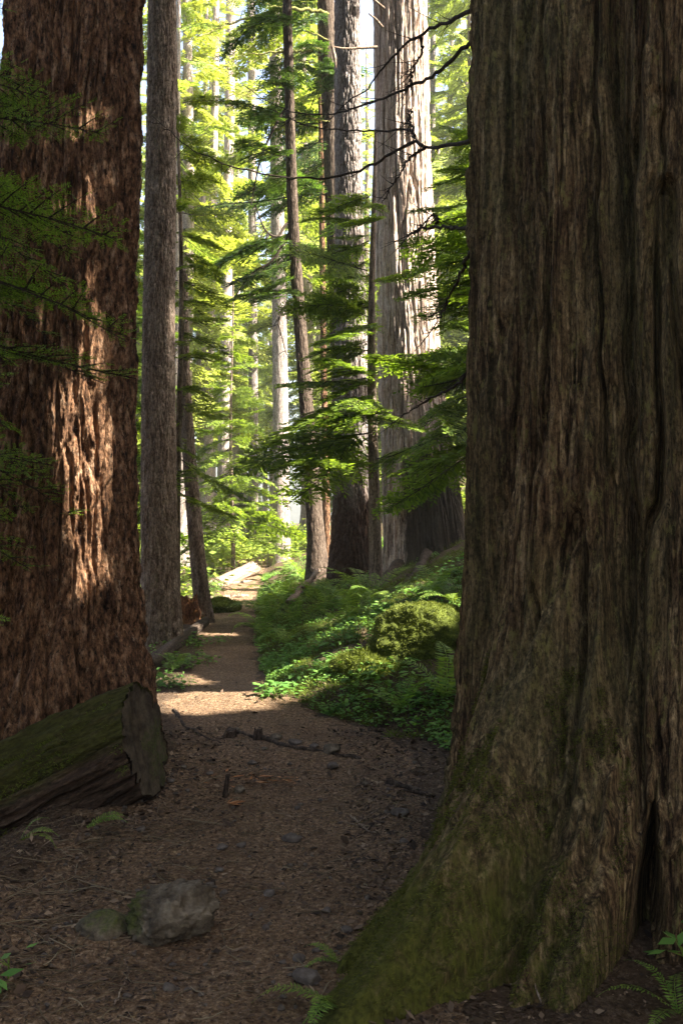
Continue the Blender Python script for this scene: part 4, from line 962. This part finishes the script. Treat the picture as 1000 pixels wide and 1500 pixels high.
# ground cover: leaves, grasses and moss nobody could count
rg = np.random.default_rng(55)
n = 19000; y = 6.6 + 17 * rg.random(n) ** 1.2; x = tx(y) + np.where(rg.random(n) < .8, 1, -1) * (tw(y) + .02 + rg.random(n) ** 1.3 * 2.6)
s = x - tx(y); ok = (fbm(x * 1.6, y * 1.6, oct=3, seed=57) > -.1) & ((s > 0) | (s > -1.3 - tw(y)) & (y > 8.4)) & ~((s > 0) & (y < 7.4) & (s < tw(y) + .25))
x, y = x[ok], y[ok]; z = height(x, y)
Q = []
for k in range(5):
    a = rg.uniform(0, 6.283, len(x)); l = rg.uniform(.012, .04, len(x)) * (1 + .9 * noise(x * 2.3, y * 2.3, seed=66)); e = np.stack([np.cos(a), np.sin(a), rg.uniform(-.4, .35, len(x))], -1)
    Q.append(rhomb(np.stack([x, y, z + rg.uniform(.01, .08, len(x))], -1) + e * .012, e, np.tile((0, 0, 1.), (len(x), 1)) + rg.normal(0, .3, (len(x), 3)), l, l * .38))
tag(link('ground_cover', quads('ground_cover', np.concatenate(Q), ['herb'])), 'small green leaves carpeting the bank and trail edges', 'ground cover', kind='stuff')
n = 80000; y = 7 + 12 * rg.random(n); s = tw(y) + .05 + 3 * rg.random(n) ** 1.2; x = tx(y) + s; ok = fbm(x * 1.9, y * 1.9, oct=3, seed=58) > -.2; x, y = x[ok], y[ok]
d = np.stack([rg.normal(-.35, .5, len(x)), rg.normal(-.2, .5, len(x)), rg.uniform(.1, 1, len(x))], -1); d /= np.linalg.norm(d, axis=1)[:, None]
tag(link('moss_carpet', quads('moss_carpet', rhomb(np.stack([x, y, height(x, y)], -1), d, rg.normal(0, 1, (len(x), 3)), rg.uniform(.03, .09, len(x)), np.full(len(x), .003)), ['mossfuzz'])), 'feathery moss and thin grass over the bank', 'moss', kind='stuff')
# litter: bark chips, needles, stalks
n = 95000; y = 2.3 + 7.2 * rg.random(n) ** 1.25; x = -.35 + rg.normal(0, 1., n) * 1.15; x = np.clip(x, -3, 2.6); ok = (rg.random(n) > .85 * sstep(7.0, 7.7, y) * (np.abs(x - tx(y)) < tw(y) + .1)) & (rg.random(n) > .4 * (np.abs(x - tx(y) - .15) < .4)); x, y = x[ok], y[ok]; n = len(x); z = height(x, y) - .03 * sstep(.0, .1, -inside(x, y)) * 0
a = rg.uniform(0, 6.283, n); d = np.stack([np.cos(a), np.sin(a), rg.normal(0, .25, n)], -1); ln = rg.uniform(.006, .022, n) * (1 + 1.6 * (rg.random(n) < .06)); wd = ln * rg.uniform(.10, .34, n)
tag(link('bark_litter', quads('bark_litter', rhomb(np.stack([x, y, z + .003], -1), d, np.tile((0, 0, 1.), (n, 1)) + rg.normal(0, .35, (n, 3)), ln, wd), ['chips'])), 'brown bark chips and needles scattered over the dirt', 'litter', kind='stuff')
n = 5000; y = 2.4 + 4.9 * rg.random(n) ** 1.2; w_ = tw(y); x = tx(y) + np.where(rg.random(n) < .5, 1, -1) * (w_ * (.55 + .8 * rg.random(n))); x = np.clip(x, -2.6, 2.2); z = height(x, y)
a = rg.uniform(0, 6.283, n); d = np.stack([np.cos(a), np.sin(a), rg.normal(.05, .3, n)], -1); ln = rg.uniform(.015, .05, n)
tag(link('leaf_litter', quads('leaf_litter', rhomb(np.stack([x, y, z + .006], -1), d, np.tile((0, 0, 1.), (n, 1)) + rg.normal(0, .5, (n, 3)), ln, ln * rg.uniform(.12, .4, n)), ['chips'])), 'larger bark flakes and dead leaves along the trail edges', 'litter', kind='stuff')
tb = Tubes()
for k in range(560):
    u = rg.random(); yy = 2.5 + 6.3 * u ** 1.3; xx = rg.normal(-.4, .9)
    if k % 3 == 0: xx, yy = rg.uniform(-1.6, -.7), rg.uniform(3., 5.3)
    a = rg.uniform(0, 6.28); L = rg.uniform(.03, .2) * (1.5 if k % 3 == 0 else 1); bnd = rg.normal(0, .3); q = np.array((xx, yy, Z(xx, yy) + .006))
    pts = np.array([q + (math.cos(a + bnd * s) * L * s, math.sin(a + bnd * s) * L * s, 0) for s in (0, .35, .7, 1)]); pts[:, 2] = height(pts[:, 0], pts[:, 1]) + .004 + rg.uniform(0, .02, 4)
    tb.add(pts, rg.uniform(.001, .0024), 4)
tag(link('twig_litter', tb.mesh('twig_litter', 'drystem')), 'dry stalks and fine twigs strewn over the ground', 'litter', kind='stuff')
for cx_, cy_, sp, n_, lb in ((385, 1142, 42, 60, 'orange wood splinters scattered below the stone row'), (334, 1180, 8, 8, 'short orange splinters below the upright stub')):
    Q = []
    for k in range(n_):
        q = hit(cx_ + rg.normal(0, sp), cy_ + rg.normal(0, sp * .16)); a = rg.normal(.2, .7); L = rg.uniform(.03, .11)
        Q.append(rhomb((q + (0, 0, .006))[None], np.array([[math.cos(a), math.sin(a), rg.normal(.05, .12)]]), np.array([[0, 0, 1.]]) + rg.normal(0, .4, (1, 3)), np.array([L]), np.array([rg.uniform(.003, .009)]))[0])
    tag(link('wood_splinters', quads('wood_splinters', Q, ['orange'])), lb, 'splinters', kind='stuff')

# ------------------------------------------------------------------ sky, sun, camera
w = bpy.data.worlds.new('World'); sc.world = w; w.use_nodes = True
nt = w.node_tree; bg = nt.nodes['Background']; sk = nt.nodes.new('ShaderNodeTexSky'); sk.sky_type = 'NISHITA'; sk.sun_disc = False
sk.sun_elevation = SUN_EL; sk.sun_rotation = math.atan2(S[0], S[1]); sk.air_density = .7; sk.dust_density = 5; sk.ozone_density = .3
nt.links.new(sk.outputs[0], bg.inputs[0]); bg.inputs[1].default_value = .086
sl = bpy.data.lights.new('sun', 'SUN'); sl.energy = 5.0; sl.angle = R(.5); sl.color = (1, .93, .82)
so = bpy.data.objects.new('sun', sl); col.objects.link(so); so.rotation_euler = Vector(-S).to_track_quat('-Z', 'Y').to_euler(); so.location = tuple(S * 60)
cam = bpy.data.cameras.new('camera'); co = bpy.data.objects.new('camera', cam); col.objects.link(co); sc.camera = co
co.location = (0, 0, CAMZ); co.rotation_euler = (R(90), 0, 0); cam.sensor_fit = 'VERTICAL'; cam.sensor_height = 36; cam.lens = F / 1500 * 36; cam.clip_end = 1500; cam.clip_start = .05
vs = sc.view_settings; vs.view_transform = 'Standard'; vs.look = 'None'; vs.gamma = 1; vs.use_curve_mapping = False; vs.exposure = 3.0
sc.cycles.use_denoising = True; sc.cycles.use_adaptive_sampling = False; sc.cycles.denoising_prefilter = 'NONE'
sc.cycles.max_bounces = 8; sc.cycles.diffuse_bounces = 5; sc.cycles.transmission_bounces = 5; sc.cycles.glossy_bounces = 2; sc.cycles.sample_clamp_indirect = 6

# ------------------------------------------------------------------ the sunny forest air
def haze_box(x0, x1, y0, y1, z0, z1, dens):
    m, nt, N, out = newmat('forest_air'); v = N('VolumePrincipled', {'Color': (.93, .97, .88, 1), 'Density': dens, 'Anisotropy': .3}); nt.links.new(v.outputs[0], out.inputs['Volume']); M['air'] = m
    V = np.array([(x, y, z) for x in (x0, x1) for y in (y0, y1) for z in (z0, z1)]); f = np.array([(0, 1, 3, 2), (4, 6, 7, 5), (0, 4, 5, 1), (2, 3, 7, 6), (0, 2, 6, 4), (1, 5, 7, 3)])
    tag(link('haze', mesh('haze', V, [f], ['air'], smooth=False)), 'thin bright air between the trees', 'haze', kind='stuff')
haze_box(-310, 310, -70, 410, -12, 45, .0012)
